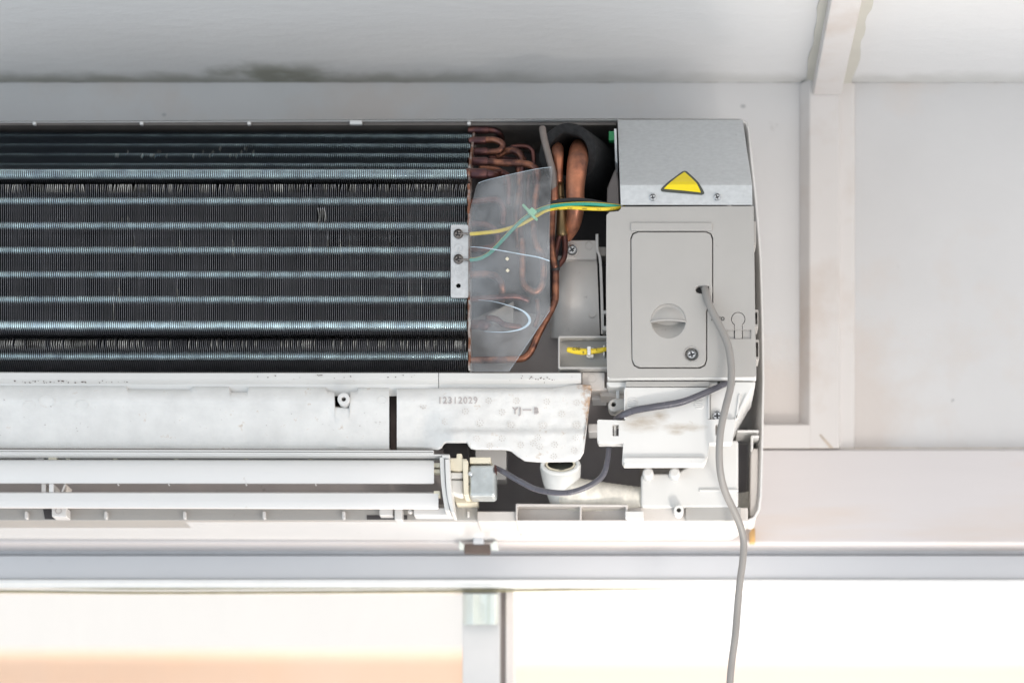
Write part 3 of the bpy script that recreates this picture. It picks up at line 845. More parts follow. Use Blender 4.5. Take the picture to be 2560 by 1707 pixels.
# ------------------------------------------------------------------ copper
def pipe(name, pts, r, m, parent=hx, sides=12, n=8):
    return MB().tube(pts, r, sides, n).obj(name, M[m], parent, angle=60)
pipe('copper_bend', [(1244, 392, .050), (1262, 380, .048), (1284, 378, .047), (1300, 388, .047), (1306, 404, .048)], 8.5, 'copper')
pipe('copper_bend', [(1200, 420, .040), (1240, 424, .040), (1258, 436, .040), (1264, 460, .040)], 7.5, 'copper')
pipe('copper_bend', [(1225, 396, .058), (1262, 398, .058), (1290, 402, .058), (1312, 398, .060)], 7.5, 'copperdark')
pipe('copper_bend', [(1296, 420, .05), (1298, 470, .05), (1290, 540, .05), (1296, 620, .05)], 8, 'copper')
pipe('copper_bend', [(1322, 440, .055), (1320, 500, .055), (1326, 560, .055)], 7, 'copperdark')
pipe('stub_pipe', [(1174, 326, .055), (1220, 326, .055)], 9.6, 'copperdark', n=2)
pipe('copper_bend', [(1215, 326, .055), (1236, 327, .056), (1250, 336, .06), (1255, 352, .07)], 7.8, 'copperdark')
pipe('stub_pipe', [(1176, 353, .041), (1212, 352, .041)], 9.8, 'copperdark', n=2)
pipe('stub_pipe', [(1178, 380, .039), (1216, 379, .039)], 9.8, 'copperdark', n=2)
pipe('copper_bend', [(1205, 352, .041), (1232, 350, .041), (1252, 357, .040), (1257, 367, .040), (1247, 378, .039), (1222, 380, .039), (1205, 379, .039)], 8.2, 'copper')
pipe('stub_pipe', [(1174, 404, .022), (1216, 404, .022)], 10.6, 'copperdark', n=2)
pipe('copper_bend', [(1210, 404, .022), (1262, 408, .022), (1306, 409, .022), (1330, 415, .022), (1344, 430, .022), (1344, 460, .022), (1336, 520, .02), (1335, 590, .02), (1345, 620, .02), (1357, 640, .02), (1358, 700, .02), (1346, 726, .02), (1330, 728, .02), (1312, 714, .02), (1306, 690, .02), (1306, 600, .02)], 8.6, 'copper', n=6)
pipe('stub_pipe', [(1168, 434, .004), (1214, 434, .004)], 12.6, 'copperdark', n=2)
pipe('crimped_tube', [(1210, 434, .004), (1228, 436, .006), (1242, 437, .01)], [10.5, 9, 6], 'copperdark')
pipe('copper_bend', [(1225, 437, .02), (1250, 431, .03), (1268, 440, .03), (1272, 470, .03), (1270, 510, .03)], 8, 'copperdark')
pipe('copper_bend', [(1252, 380, .05), (1278, 374, .05), (1298, 382, .05), (1306, 402, .05), (1304, 450, .05), (1302, 560, .05), (1308, 640, .04)], 8, 'copperdark')
pipe('copper_bend', [(1280, 368, .06), (1308, 366, .06), (1328, 374, .06), (1334, 398, .06), (1334, 460, .06)], 6.5, 'copperdark')
pipe('stub_pipe', [(1176, 505, .012), (1240, 500, .012), (1258, 520, .016), (1256, 560, .02)], 8.5, 'copperdark')
pipe('copper_bend', [(1176, 560, .014), (1215, 562, .014), (1240, 580, .014), (1242, 610, .014), (1210, 622, .014), (1176, 622, .014)], 8.5, 'copperdark')
pipe('copper_bend', [(1176, 686, .010), (1220, 686, .010), (1246, 696, .010), (1256, 720, .012), (1254, 750, .02)], 9.5, 'copper')
pipe('copper_bend', [(1176, 748, .012), (1230, 744, .012), (1290, 742, .016), (1320, 752, .02)], 8, 'copperdark')
pipe('stub_pipe', [(1174, 811, .006), (1200, 812, .006)], 12, 'copper', n=2)
pipe('crimped_tube', [(1200, 812, .006), (1214, 813, .006), (1222, 815, .008)], [13.5, 14, 8], 'copperdark')
pipe('copper_bend', [(1218, 795, .015), (1240, 798, .015), (1262, 812, .016), (1300, 818, .018)], 8, 'copperdark')
pipe('copper_bend', [(1343, 750, .03), (1345, 790, .03), (1336, 815, .03)], 6, 'copper')
# header pipes
grey = pipe('capillary_tube', [(1356, 321, .008), (1361, 350, .006), (1374, 400, .006), (1384, 440, .008), (1385, 500, .012), (1382, 560, .012), (1376, 620, .012)], 8.8, 'greypipe')
pipe('copper_pipe', [(1386, 440, .0105), (1387, 500, .0105)], 9.3, 'copperlight', n=2)
pipe('copper_pipe', [(1382, 520, .011), (1379, 600, .011), (1384, 650, .011), (1388, 668, .011)], 8.2, 'copper')
pipe('copper_pipe', [(1391, 368, .045), (1394, 374, .026), (1396, 392, .012), (1398, 420, .010), (1398, 452, .012)], [15, 15.5, 13, 10, 9.5], 'copperlight')
pipe('brass_fitting', [(1400, 452, .018), (1401, 500, .018)], 10.5, 'brass', n=3)
pipe('brass_fitting', [(1402, 500, .018), (1405, 530, .018), (1405, 586, .018)], 14, 'brass', n=3)
pipe('copper_pipe', [(1400, 590, .018), (1395, 606, .018), (1388, 640, .016), (1388, 664, .014)], 7, 'copperdark')
pipe('copper_pipe', [(1411, 588, .018), (1413, 615, .018), (1410, 645, .016), (1396, 664, .014)], 7.2, 'copperdark')
pipe('solder_band', [(1389, 656, .013), (1389, 674, .013)], 11, 'black', n=2)
pipe('copper_pipe', [(1389, 670, .013), (1389, 720, .013), (1388, 748, .013), (1380, 770, .013), (1368, 793, .013), (1346, 835, .013), (1330, 872, .014), (1318, 889, .014), (1300, 897, .014), (1250, 899, .014), (1176, 900, .014)], 9, 'copper')
pipe('suction_pipe', [(1452, 368, .050), (1448, 378, .030), (1444, 405, .012), (1441, 432, .006), (1438, 475, .006), (1439, 520, .010), (1432, 562, .018), (1416, 592, .026)], [24, 25, 26, 25, 23, 22, 19, 15], 'copperlight', sides=20)

# black insulation sleeve round the pipes
sl = MB()
A, B = P(1419, 386, .018), P(1490, 432, .10)
ax = (B - A).normalized(); u = ax.orthogonal().normalized(); w = ax.cross(u)
def cring(c, r, j=0): return [c + r * (1 + j * noise.noise(Vector((math.cos(a) * 2, math.sin(a) * 2, r * 50)))) * (u * math.cos(a) + w * math.sin(a)) for a in (2 * math.pi * k / 40 for k in range(40))]
ro, ri = 76 * S, 50 * S
sl.loft([cring(B, ri, .05), cring(A + ax * .006, ri, .05), cring(A + ax * .001, ri * 1.03, .05), cring(A, ri * 1.1, .04), cring(A, ro * 0.97, .03), cring(A + ax * .0012, ro, .03), cring(A + (B - A) * .3, ro * 1.0, .03), cring(B, ro, .03)], caps=False)
sl.obj('insulation_sleeve', M['rubber'], None, label='thick black foam sleeve round the copper pipes behind the circuit box', cat='pipe insulation')
MB().slab(rect(1522, 328, 1541, 352), .045, .006).obj('green_connector', M['green2'], ac, bevel=0.0006)

# ------------------------------------------------------------------ fan housing between coil and box
fh = MB()
rings = []
for i in range(15):
    t = i / 14
    py = 640 + 205 * t
    bul = math.sin(math.pi * t)
    yf = 0.032 - 0.012 * bul
    xl_ = 1386 - 14 * t
    ring = [P(xl_, py, yf + .03), P(xl_ + 14, py, yf + .008), P(xl_ + 55, py, yf), P(1492 + 8 * t, py, yf + .001), P(1492 + 8 * t, py, yf + .05), P(xl_, py, yf + .05)]
    rings.append(ring)
fh.loft(rings)
fan = fh.obj('fan_housing', M['pan'], ac, angle=60)
fh = MB(); fh.loft([[P(x, y, .018), P(x + 7, y, .018), P(x + 7, y, .07), P(x, y, .07)] for x, y in smooth([(1489, 585), (1490, 625), (1497, 650), (1501, 740), (1503, 835)], 4)])
fh.obj('housing_ridge', M['pan'], ac, bevel=0.0004)
mb = MB().slab([(1492, 600), (1414, 600), (1412, 648), (1492, 648)], .027, .03); tabo = mb.obj('screw_tab', M['pan'], ac, bevel=0.001)
MB().lathe(1430, 626, .027, [(17, 0.0), (17, -0.001), (13.5, -0.001), (13.5, 0.0)], 28).obj('boss_ring', M['pan'], tabo)
screw(1430, 624, .0265, 12.5, tabo, 'steel', 35)
MB().slab(circ(1472, 614, 10, 20), .0264, .001, holes=[circ(1472, 614, 8.8, 20)]).obj('moulded_ring', M['pan'], tabo)
MB().slab(circ(1480, 783, 10, 20), .0225, .008, holes=[circ(1480, 783, 9, 20)]).obj('moulded_ring', M['pan'], fan)
MB().slab([(1515, 617), (1493, 617), (1493, 640), (1515, 640)], .03, .02).obj('bridge', M['pan'], ac, bevel=0.0006)
# grey shelf behind the film, lower
MB().slab([(1400, 826), (1376, 790), (1240, 770), (1176, 800), (1176, 940), (1400, 940)], .055, .03).obj('drain_channel', M['duct'], ac, bevel=0.001)
MB().slab([(1284, 752), (1218, 785), (1228, 806), (1284, 810)], .047, .01).obj('channel_window', M['pan'], ac, bevel=0.001)
# open tray with the sensor
tray = MB().slab(rrect(1395, 839, 1524, 922, 5), -0.002, 0.012, holes=[rrect(1400, 844, 1520, 916, 3)]).obj('sensor_tray', M['plastic'], ac, bevel=0.0006)
MB().slab(rrect(1397, 841, 1522, 920, 4), 0.0085, 0.003).obj('tray_floor', M['plastic'], tray)
MB().slab(rect(1466, 868, 1484, 892), .003, .0052).obj('clip_foot', M['white'], tray, bevel=0.0004)
MB().slab(rect(1468, 865, 1477, 886.5), -.0035, .004).obj('clip_strap', M['white'], tray, bevel=0.0006)
MB().slab(rect(1508, 862, 1512, 888), .001, .008).obj('clip_post', M['white'], tray, bevel=0.0004)

mb = MB().tube([(1420, 874, .001), (1440, 877, .001), (1460, 879, .001), (1480, 878, .001), (1500, 876, .001), (1512, 873, .001), (1530, 871, .004)], [6.5, 8.5, 8, 7, 6.5, 5.5, 3], 12)
sen = mb.obj('sensor_wire', M['yellow'], None, label='short yellow sleeved sensor lying clipped in the open tray', cat='sensor wire')
text_obj('C9B', 1431, 876, -.0021, 8, M['print'], sen, extrude=0.00005, rot=-3)
text_obj('8', 1456, 884, -.0021, 6, M['print'], sen, extrude=0.00005, rot=5)
text_obj('2', 1489, 876, -.0017, 6, M['print'], sen, extrude=0.00005, rot=-5)

# ------------------------------------------------------------------ wires
# pair of earth wires: green side and yellow stripe
def striped(name, pts, r, label, m1, m2, frac, phase=0.0, twist=0.0):
    d4 = smooth([(*P(*p), r * S) for p in pts], 10)
    mb = MB(); c = [Vector(p[:3]) for p in d4]
    uu = Vector((0, 1, 0)); rings = []
    sides = 16
    for i in range(len(c)):
        t = (c[min(i + 1, len(c) - 1)] - c[max(i - 1, 0)]).normalized()
        uu = (uu - t * uu.dot(t)).normalized(); ww = t.cross(uu)
        tw_ = phase + twist * i / len(c)
        rings.append([c[i] + d4[i][3] * (uu * math.cos(a + tw_) + ww * math.sin(a + tw_)) for a in (2 * math.pi * k / sides for k in range(sides))])
    mb.loft(rings)
    for i in range(len(mb.f)):
        k = i % sides
        if k < sides * frac: mb.m[i] = 1
    return mb.obj(name, [M[m1], M[m2]], None, label=label, cat='wire')
w1 = striped('earth_wire', [(1176, 585, -.006), (1200, 583, -.008), (1250, 577, -.008), (1300, 562, -.008), (1340, 540, -.010), (1372, 524, -.014), (1420, 519, -.018), (1480, 522, -.018), (1530, 522, -.014), (1560, 515, -.008)], 4.6,
        'yellow wire with fine black print, lower of the pair ending at the upper bracket screw', 'yellow', 'green', 0.25, -0.8, 0.0)
w2 = striped('earth_wire', [(1176, 650, -.006), (1200, 646, -.008), (1226, 631, -.008), (1262, 594, -.009), (1300, 555, -.010), (1330, 534, -.012), (1368, 518, -.016), (1420, 511, -.019), (1480, 510, -.019), (1530, 514, -.014), (1558, 517, -.008)], 4.7,
        'green wire with a yellow stripe running down to the lower bracket screw', 'green', 'yellow', 0.26, 0.55, 0.1)
for x, y in ((1386, 523.5), (1418, 521.5), (1455, 522.5), (1492, 524), (1525, 523)):
    text_obj(random.choice(('ISO3C', 'AM60', 'CE-A', '2.5')), x, y + 1.5, -.0202, 3.4, M['print'], w1, extrude=0.00003)
for yy, wo in ((585, w1), (650, w2)):
    MB().tube([(1174, yy, -.0058), (1158, yy - 1, -.0064), (1146, yy, -.0066)], [3, 2.4, 2], 8).obj('ring_terminal', M['oldsteel'], wo)
MB().tube([(1373, 514, -.010), (1400, 505, -.013), (1440, 502, -.014), (1480, 506, -.013), (1520, 514, -.009), (1550, 519, -.006)], 7.5, 12).obj('black_wire', M['black'], None, label='black sheathed wire arching just above the green and yellow pair', cat='wire')
ct = MB()
ct.tube([(1308, 513, -.016), (1320, 526, -.017), (1334, 542, -.017), (1342, 549, -.014)], [3.6, 4, 4, 3.5], 8)
ct.slab([(1330, 518), (1318, 528), (1330, 540), (1342, 528)], -.0195, .005)
ct.obj('cable_tie', M['tie'], None, bevel=0.0004, label='pale green nylon tie cinched round the earth wires behind the film', cat='cable tie')

# motor lead, one flat grey cable from the louvre motor past the cover ear up to the box
MB().tube([(1236, 1167, .010), (1264, 1182, .008), (1302, 1204, .004), (1345, 1224, .002), (1402, 1232, .000), (1440, 1227, .000), (1480, 1210, .000), (1508, 1186, .000), (1519, 1148, .000), (1523, 1108, .004), (1528, 1070, .008), (1538, 1050, .002), (1556, 1038, -.012), (1585, 1026, -.016), (1628, 1018, -.018), (1690, 1008, -.018), (1724, 998, -.018), (1780, 974, -.016), (1812, 960, -.010), (1830, 952, .00)],
          [6, 7, 7.5, 7.5, 7.5, 7.5, 7.5, 7.5, 7, 7, 7, 7.5, 8, 8.5, 8.5, 8.5, 8, 7.5, 7, 6], 12, 8).obj('motor_cable', M['greyflat'], None, label='dark grey flat cable sagging from the small motor and crossing the white terminal cover', cat='cable')
# power cable
pc = [(1748, 722, .012), (1756, 718, -.002), (1762, 722, -.016), (1766, 738, -.022), (1775, 765, -.025), (1792, 801, -.027), (1809, 835, -.029), (1822, 871, -.030), (1828, 915, -.031), (1828, 950, -.032), (1825, 975, -.032), (1813, 1022, -.032), (1802, 1074, -.031), (1798, 1128, -.028), (1801, 1181, -.022), (1813, 1229, -.014), (1833, 1272, -.004), (1850, 1312, .004), (1859, 1352, .01), (1857, 1400, .012), (1849, 1460, .014), (1843, 1530, .016), (1838, 1590, .016), (1830, 1650, .018), (1825, 1704, .018), (1822, 1800, .02), (1830, 1950, .02), (1845, 2400, .02), (1835, 3000, .02), (1840, 4200, .02)]
MB().tube(pc, 9.2, 14, 8).obj('power_cable', M['cable'], None, label='long light grey cable leaving the small door and hanging past the window', cat='cable')

# ------------------------------------------------------------------ film
film = MB()
outl = [(1381, 417), (1345, 421), (1300, 430), (1252, 441), (1215, 450), (1194, 457), (1188, 474), (1183, 495), (1176, 520), (1172, 545), (1172, 600), (1173, 700), (1176, 800), (1178, 929), (1272, 929), (1376, 776), (1375, 700), (1374, 600), (1376, 500)]
tris_pts = []
# grid the outline in strips so the sheet can bow
def inside_x(py):
    xs_ = []
    n = len(outl)
    for i in range(n):
        (x0, y0), (x1, y1) = outl[i], outl[(i + 1) % n]
        if (y0 - py) * (y1 - py) < 0: xs_.append(x0 + (x1 - x0) * (py - y0) / (y1 - y0))
    return (min(xs_), max(xs_)) if len(xs_) >= 2 else None
rows = []
pys = [417.3, 418.5, 421, 425, 430, 435, 441, 446, 451, 456, 462, 470, 480] + list(range(490, 926, 12)) + [928.7]
nx = 16
fr = []; bk_ = []
for py in pys:
    a, b_ = inside_x(py + 0.0137 if py < 900 else py - 0.0137)
    row = []
    for i in range(nx + 1):
        x = a + (b_ - a) * i / nx
        bow = 0.010 * math.sin(math.pi * min(1, max(0, (x - 1172) / 205))) + 0.003 * math.sin((py - 400) / 90)
        row.append(P(x, py, -0.009 - bow - 0.008 * max(0, (x - 1300) / 80)))
    fr.append(row)
base = len(film.v)
for r_ in fr: film.v += r_
for r_ in fr: film.v += [p + Vector((0, .0005, 0)) for p in r_]
W_ = nx + 1; H_ = len(fr)
def id_(j, i, k=0): return k * W_ * H_ + j * W_ + i
for j in range(H_ - 1):
    for i in range(nx):
        film.face((id_(j, i), id_(j, i + 1), id_(j + 1, i + 1), id_(j + 1, i)))
        film.face((id_(j, i, 1), id_(j + 1, i, 1), id_(j + 1, i + 1, 1), id_(j, i + 1, 1)))
    film.face((id_(j, 0), id_(j + 1, 0), id_(j + 1, 0, 1), id_(j, 0, 1)))
    film.face((id_(j, nx), id_(j, nx, 1), id_(j + 1, nx, 1), id_(j + 1, nx)))
for i in range(nx):
    film.face((id_(0, i), id_(0, i, 1), id_(0, i + 1, 1), id_(0, i + 1)))
    film.face((id_(H_ - 1, i), id_(H_ - 1, i + 1), id_(H_ - 1, i + 1, 1), id_(H_ - 1, i, 1)))
fo = film.obj('plastic_film', M['film'], None, label='milky clear plastic sheet with a slanted lower edge covering the pipe ends', cat='plastic sheet')
M['glare_line'] = mat('film_glare_line', (0.50, 0.60, 0.68), 0.25, var=0.1, vscale=200)  # pale lines drawn in for reflections on the clear sheet
def filmY(x, py):
    return -0.0092 - (0.010 * math.sin(math.pi * min(1, max(0, (x - 1172) / 205))) + 0.003 * math.sin((py - 400) / 90)) - 0.008 * max(0, (x - 1300) / 80)
def glare_line(pts, rs):
    MB().tube([(x, y, filmY(x, y)) for x, y in pts], rs, 8, 8, flat=0.5).obj('glare_line', M['glare_line'], fo)
glare_line([(1176, 617), (1205, 619), (1250, 626), (1300, 635), (1345, 643), (1373, 652)], [0.7, 1.0, 1.2, 1.3, 1.6, 1.6])
glare_line([(1196, 750), (1230, 753), (1270, 763), (1305, 776), (1322, 792), (1322, 808), (1303, 822), (1270, 829), (1240, 830), (1210, 828)], [0.3, 0.5, 1.0, 2.0, 3.3, 3.3, 2.2, 1.2, 0.7, 0.3])
MB().tube([(x, y, filmY(x, y)) for x, y in ((1378, 418), (1345, 422), (1300, 431), (1252, 442), (1215, 451), (1196, 458))], 0.5, 6, 6).obj('sheet_edge', M['glare_line'], fo)
MB().tube([(x, y, filmY(x, y)) for x, y in ((1374.5, 776), (1340, 827), (1300, 887), (1273, 927))], 0.3, 6, 4).obj('sheet_edge', M['glare_line'], fo)
for x, y in ((1268, 647), (1269, 676)):
    MB().slab([(x + 5, y), (x, y - 5), (x - 5, y), (x, y + 5)], filmY(x, y) - .0008, .0006).obj('punched_tab', M['cream'], fo)

# ------------------------------------------------------------------ circuit box
cb_out = [(1884, 515), (1553, 517), (1552, 522), (1546, 528), (1524, 530), (1516, 538), (1515, 700), (1516, 860), (1518, 938), (1524, 944), (1886, 942), (1891, 936), (1888, 800), (1886, 650)]
door_hole = rrect(1576, 578, 1783, 919, 18)
dh = [(1783, 596), (1778, 583), (1765, 578), (1594, 578), (1581, 583), (1576, 596), (1576.5, 740), (1579, 900), (1584, 914), (1597, 921), (1750, 921), (1763, 914), (1768, 900), (1768, 780), (1772, 768), (1783, 757)]
# keyhole slot in the box face
def offset_arc(r, a0, a1, n=20): return [(1845.5 + r * math.cos(R(a0 + (a1 - a0) * i / (n - 1))), 797.5 - r * math.sin(R(a0 + (a1 - a0) * i / (n - 1)))) for i in range(n)]
outer_k = offset_arc(17.6, -55, 235); inner_k = offset_arc(16.0, 235, -55)
slot = [(1856.9, 823)] + outer_k + [(1834.8, 823), (1836.4, 823)] + inner_k + [(1855.3, 823)]
rec = rect(1815, 824.2, 1878, 847)
cb = MB()
cb.slab(cb_out, -0.018, 0.095, holes=[dh, slot, rec], back=False)
cbo = cb.obj('circuit_box', M['plastic'], ac, bevel=0.0009, seg=3)
# box underside lip, rounded, its highlight put in as white
MB().loft([[P(x, 937 + dy_, -0.018 + d_) for dy_, d_ in ((0, .0025), (4, .0008), (9, .0016), (13, .004), (15, .009), (15, .06), (0, .06))] for x in (1518.5, 1890)]).obj('lower_lip', M['white'], cbo, bevel=0.0006, angle=50)
MB().slab(rrect(1576, 556, 1781, 576, 4), -0.0192, 0.0015).obj('raised_bar', M['plastic'], cbo, bevel=0.0008, seg=3)
MB().slab([(p[0] , p[1]) for p in rrect(1570, 570, 1790, 926, 4)], -0.0115, 0.002).obj('door_recess', M['plastic'], cbo)
do = [(1780.5, 598), (1776, 585), (1764, 579.8), (1596, 579.8), (1583, 585), (1578, 598), (1578.5, 740), (1580.5, 898), (1586, 911), (1599, 917), (1748, 917), (1761, 911), (1765.5, 898), (1765.5, 778), (1769, 766), (1780.5, 754)]
cab = [(1772, 714.5), (1748, 714.5), (1741, 718), (1739, 724), (1741, 730), (1748, 733), (1772, 733)]
door = MB().slab(do, -0.0188, 0.006, holes=[circ(1671, 801.5, 42.6, 48), circ(1729, 885, 18, 28), cab]).obj('cover_door', M['plastic'], cbo, bevel=0.0008, seg=3)
MB().slab(rect(1738, 712, 1774, 736), -0.0135, 0.0015).obj('slot_backing', M['black'], cbo)
MB().slab(rect(1773.2, 716, 1782, 732), -0.0172, 0.003).obj('door_hinge_tab', M['plastic'], cbo, bevel=0.0003)
# finger grip
g = MB(); NR, NA = 16, 64
def grip_h(u, v):
    q = max(0.0, 1 - u * u - v * v)
    if v >= 0: return 0.0022 * math.sin(math.pi * min(1, math.sqrt(q))) * v * 1.3 - 0.0014 * (1 - v) ** 3 * (1 - u * u)
    half = math.sqrt(max(1e-6, 1 - u * u))
    return 0.0085 * max(0, 1 - abs(v) / half) * half ** 0.6
for up_ in (True, False):
    rowsg = []
    for j in range(NR + 1):
        row = []
        for i in range(NA + 1):
            uu = -1 + 2 * i / NA
            half = math.sqrt(max(0, 1 - uu * uu))
            v = half * j / NR * (1 if up_ else -1)
            if not up_ and j == 0: v = -1e-5
            h = grip_h(uu, v)
            ridge = 4.5 * (1 - uu * uu)     # ridge bows upward
            p = P(1671 + uu * 43.6, 803 - v * 43.6 - ridge * (1 - abs(v) / max(half, 1e-6)), -0.0187)
            row.append(p + Vector((0, h, 0)))
        rowsg.append(row)
    b0 = len(g.v)
    for r_ in rowsg: g.v += r_
    for j in range(NR):
        for i in range(NA):
            g.face((b0 + j * (NA + 1) + i, b0 + j * (NA + 1) + i + 1, b0 + (j + 1) * (NA + 1) + i + 1, b0 + (j + 1) * (NA + 1) + i))
# riser under the ridge
b0 = len(g.v)
for i in range(NA + 1):
    uu = -1 + 2 * i / NA
    for hh in (grip_h(uu, 0.0), grip_h(uu, -1e-5)):
        g.v.append(P(1671 + uu * 43.6, 803 - 4.5 * (1 - uu * uu), -0.0187) + Vector((0, hh, 0)))
for i in range(NA): g.face((b0 + 2 * i, b0 + 2 * i + 2, b0 + 2 * i + 3, b0 + 2 * i + 1))
g.obj('finger_grip', M['plastic'], cbo, angle=50)
MB().tube([(1671 + u_ * 43.0, 803 - 4.5 * (1 - u_ * u_) + .8, -0.0190 - 0.0012 * math.sqrt(max(0, 1 - u_ * u_))) for u_ in [-1 + i / 10 for i in range(21)]], 2.3, 8, 2).obj('grip_ridge', M['plastic'], cbo)
MB().lathe(1729, 885, -0.0187, [(19.5, 0.0), (19, -.0005), (18, -.0005), (17.2, .0), (17, .005), (1, .005)], 32, cap0=False).obj('screw_well', M['plastic'], cbo)
screw(1729, 886, -.0142, 12.8, cbo, 'steel', 15, 0.0026)
# recess with the spring tongue of the test button
MB().slab(rect(1811, 820, 1882, 851), -0.0163, 0.001, holes=[rect(1834.8, 824.5, 1836.6, 846), rect(1855.2, 824.5, 1857, 846)]).obj('recess_floor', M['plastic'], cbo)
MB().slab(rect(1837, 822, 1854.8, 846.6), -0.0172, 0.0008).obj('button_tongue', M['plastic'], cbo, bevel=0.0003)
MB().slab(rrect(1800, 770, 1884, 852, 4), -0.0125, 0.002).obj('button_backing', M['black'], cbo)
text_obj('AUTO', 1778.5, 801, -.0183, 8.6, M['print'], cbo, extrude=0.00008, sx=0.95, bold=0.00005)
# side catches
for (x0, y0, x1, y1, Y) in ((1886, 553, 1890.5, 611, -.006), (1887, 774, 1896, 817, -.004), (1889, 849, 1898, 898, -.004)):
    MB().slab(rrect(x0 - 3, y0, x1, y1, 3), Y, .02, holes=[rrect(x0, y0 + 6, x1 - 2.5, y1 - 6, 1)] if x1 - x0 > 6 else ()).obj('side_catch', M['plastic'], cbo, bevel=0.0004)
MB().slab(rrect(1506, 776, 1518, 825, 3), -.004, .02, holes=[rrect(1509.5, 784, 1517, 815, 1.5)]).obj('side_catch', M['plastic'], cbo, bevel=0.0004)
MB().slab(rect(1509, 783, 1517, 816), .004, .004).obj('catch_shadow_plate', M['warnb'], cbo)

# sheet-metal cover above the box
zc0, zc1, zc2 = (300, .046), (452, -.0170), (512, -.0205)
ct_ = MB()
def mrow(py, Y, x0, x1): return [P(x0, py, Y), P(x1, py, Y)]
prof = [(300, .046, 1544, 1857), (380, .0125, 1547, 1868), (450, -.0165, 1549.5, 1879), (456, -.0196, 1550, 1880), (463, -.0214, 1550, 1880.5), (512, -.0192, 1552, 1881)]
rings = []
for py, Y, x0, x1 in prof:
    a, b_ = P(x0, py, Y), P(x1, py, Y)
    rings.append([a, b_, b_ + Vector((0, .0012, 0)), a + Vector((0, .0012, 0))])
ct_.loft(rings)
mc = ct_.obj('metal_cover', M['galv'], ac, bevel=0.0003, angle=60)
for X0 in (0, 1):
    sd = MB()
    ring = []
    for py, Y, x0, x1 in prof:
        ring.append(P(x1 if X0 else x0, py, Y) + Vector((0, .0013, 0)))
    tail = [p + Vector((0, max(0, .09 - p.y), 0)) for p in ring[::-1]]
    pl = ring + tail
    off = Vector((0.0012 if not X0 else -0.0012, 0, 0))
    sd.loft([pl, [p + off for p in pl]])
    sd.obj('cover_flange', M['galv'], mc, sm=False)
screw(1632, 494, -.0200, 9, mc, 'steel', 10); screw(1793, 493, -.0200, 9, mc, 'steel', 25)
# warning triangle follows the bend
def on_cover(x, y):
    for (p0, Y0, _, _), (p1, Y1, _, _) in zip(prof, prof[1:]):
        if p0 <= y <= p1: return P(x, y, Y0 + (Y1 - Y0) * (y - p0) / (p1 - p0))
def sticker(pts, off, name, m):
    """fine fan over the bend: cut in horizontal strips"""
    mb = MB()
    ys = sorted(set([min(p[1] for p in pts) + .01, max(p[1] for p in pts) - .01, 449.9, 456, 463] + [min(p[1] for p in pts) + i * 2.0 for i in range(1, 60) if min(p[1] for p in pts) + i * 2.0 < max(p[1] for p in pts)]))
    rows_ = []
    n = len(pts)
    for y in ys:
        if not (min(p[1] for p in pts) < y < max(p[1] for p in pts)): continue
        c_ = []
        for i in range(n):
            (x0, y0), (x1, y1) = pts[i], pts[(i + 1) % n]
            if (y0 - y) * (y1 - y) <= 0 and y0 != y1: c_.append(x0 + (x1 - x0) * (y - y0) / (y1 - y0))
        rows_.append((y, min(c_), max(c_)))
    rings = []
    for y, a, b_ in rows_:
        p, q = on_cover(a, y), on_cover(b_, y)
        o1, o2 = Vector((0, -off, 0)), Vector((0, -off + .00025, 0))
        rings.append([p + o1, q + o1, q + o2, p + o2])
    mb.loft(rings)
    return mb.obj(name, M[m], mc, sm=False)
def ct2(x, y): return (1460 + x / 4.612, 280 + y / 4.612)
bd = [ct2(*p) for p in ((1160, 682), (1138, 686), (1060, 742), (975, 806), (915, 858), (888, 890), (885, 905), (892, 918), (908, 924), (1100, 940), (1355, 960), (1372, 957), (1387, 945), (1385, 928), (1360, 880), (1320, 815), (1260, 755), (1185, 688))]
yl = [ct2(*p) for p in ((1157, 698), (1080, 750), (995, 818), (945, 865), (920, 893), (1100, 906), (1348, 934), (1330, 890), (1297, 826), (1240, 768), (1170, 706))]
sticker(bd, .0006, 'warning_border', 'warnb'); sticker(yl, .0010, 'warning_triangle', 'warn')
# bracket strip left of the metal cover
MB().slab([(1541, 322), (1535, 322), (1538, 404), (1544, 410)], .02, .05).obj('cover_strip', M['galv'], ac, bevel=0.0003)
MB().slab([(1546, 450), (1542, 412), (1530, 440), (1518, 470), (1517, 528), (1548, 512)], .04, .05).obj('box_side_wall', M['duct'], ac, bevel=0.001)

# ------------------------------------------------------------------ body under the circuit box
MB().slab([(1889, 953), (1516, 953), (1517, 962), (1524, 967), (1562, 967), (1562, 975), (1775, 975), (1775, 1052), (1838, 1052), (1878, 975), (1888, 962)], -0.008, 0.07).obj('box_base', M['white'], ac, bevel=0.0015)
MB().slab(rrect(1564, 952.5, 1775, 966, 3), -0.013, 0.01).obj('base_bar', M['plastic'], ac, bevel=0.0006)
for x in (1797, 1834):
    MB().slab(rect(x - 3.5, 954, x + 3.5, 962), -0.0083, 0.001).obj('vent_slot', M['warnb'], ac)
MB().slab([(1870, 985), (1864, 985), (1830, 1060), (1836, 1060)], -0.0095, 0.004).obj('base_rib', M['white'], ac, bevel=0.0005)
MB().slab([(1852, 985), (1846, 985), (1838, 1048), (1844, 1048)], -0.0095, 0.004).obj('base_rib', M['white'], ac, bevel=0.0005)
screw(1793, 1039, -.0085, 13, ac, 'steel', 5)
# left small boss
bs = MB().slab([(1564, 997), (1560, 996), (1535, 996), (1525, 1000), (1520, 1009), (1521, 1020), (1528, 1028), (1538, 1029), (1564, 1022)], -.004, .014, holes=[circ(1534, 1010, 5.5, 16)]).obj('boss_arm', M['plastic'], ac, bevel=0.0012)
MB().lathe(1534, 1010, .005, [(6, 0), (0.5, 0.001)], 12).obj('boss_hole_floor', M['warnb'], ac)
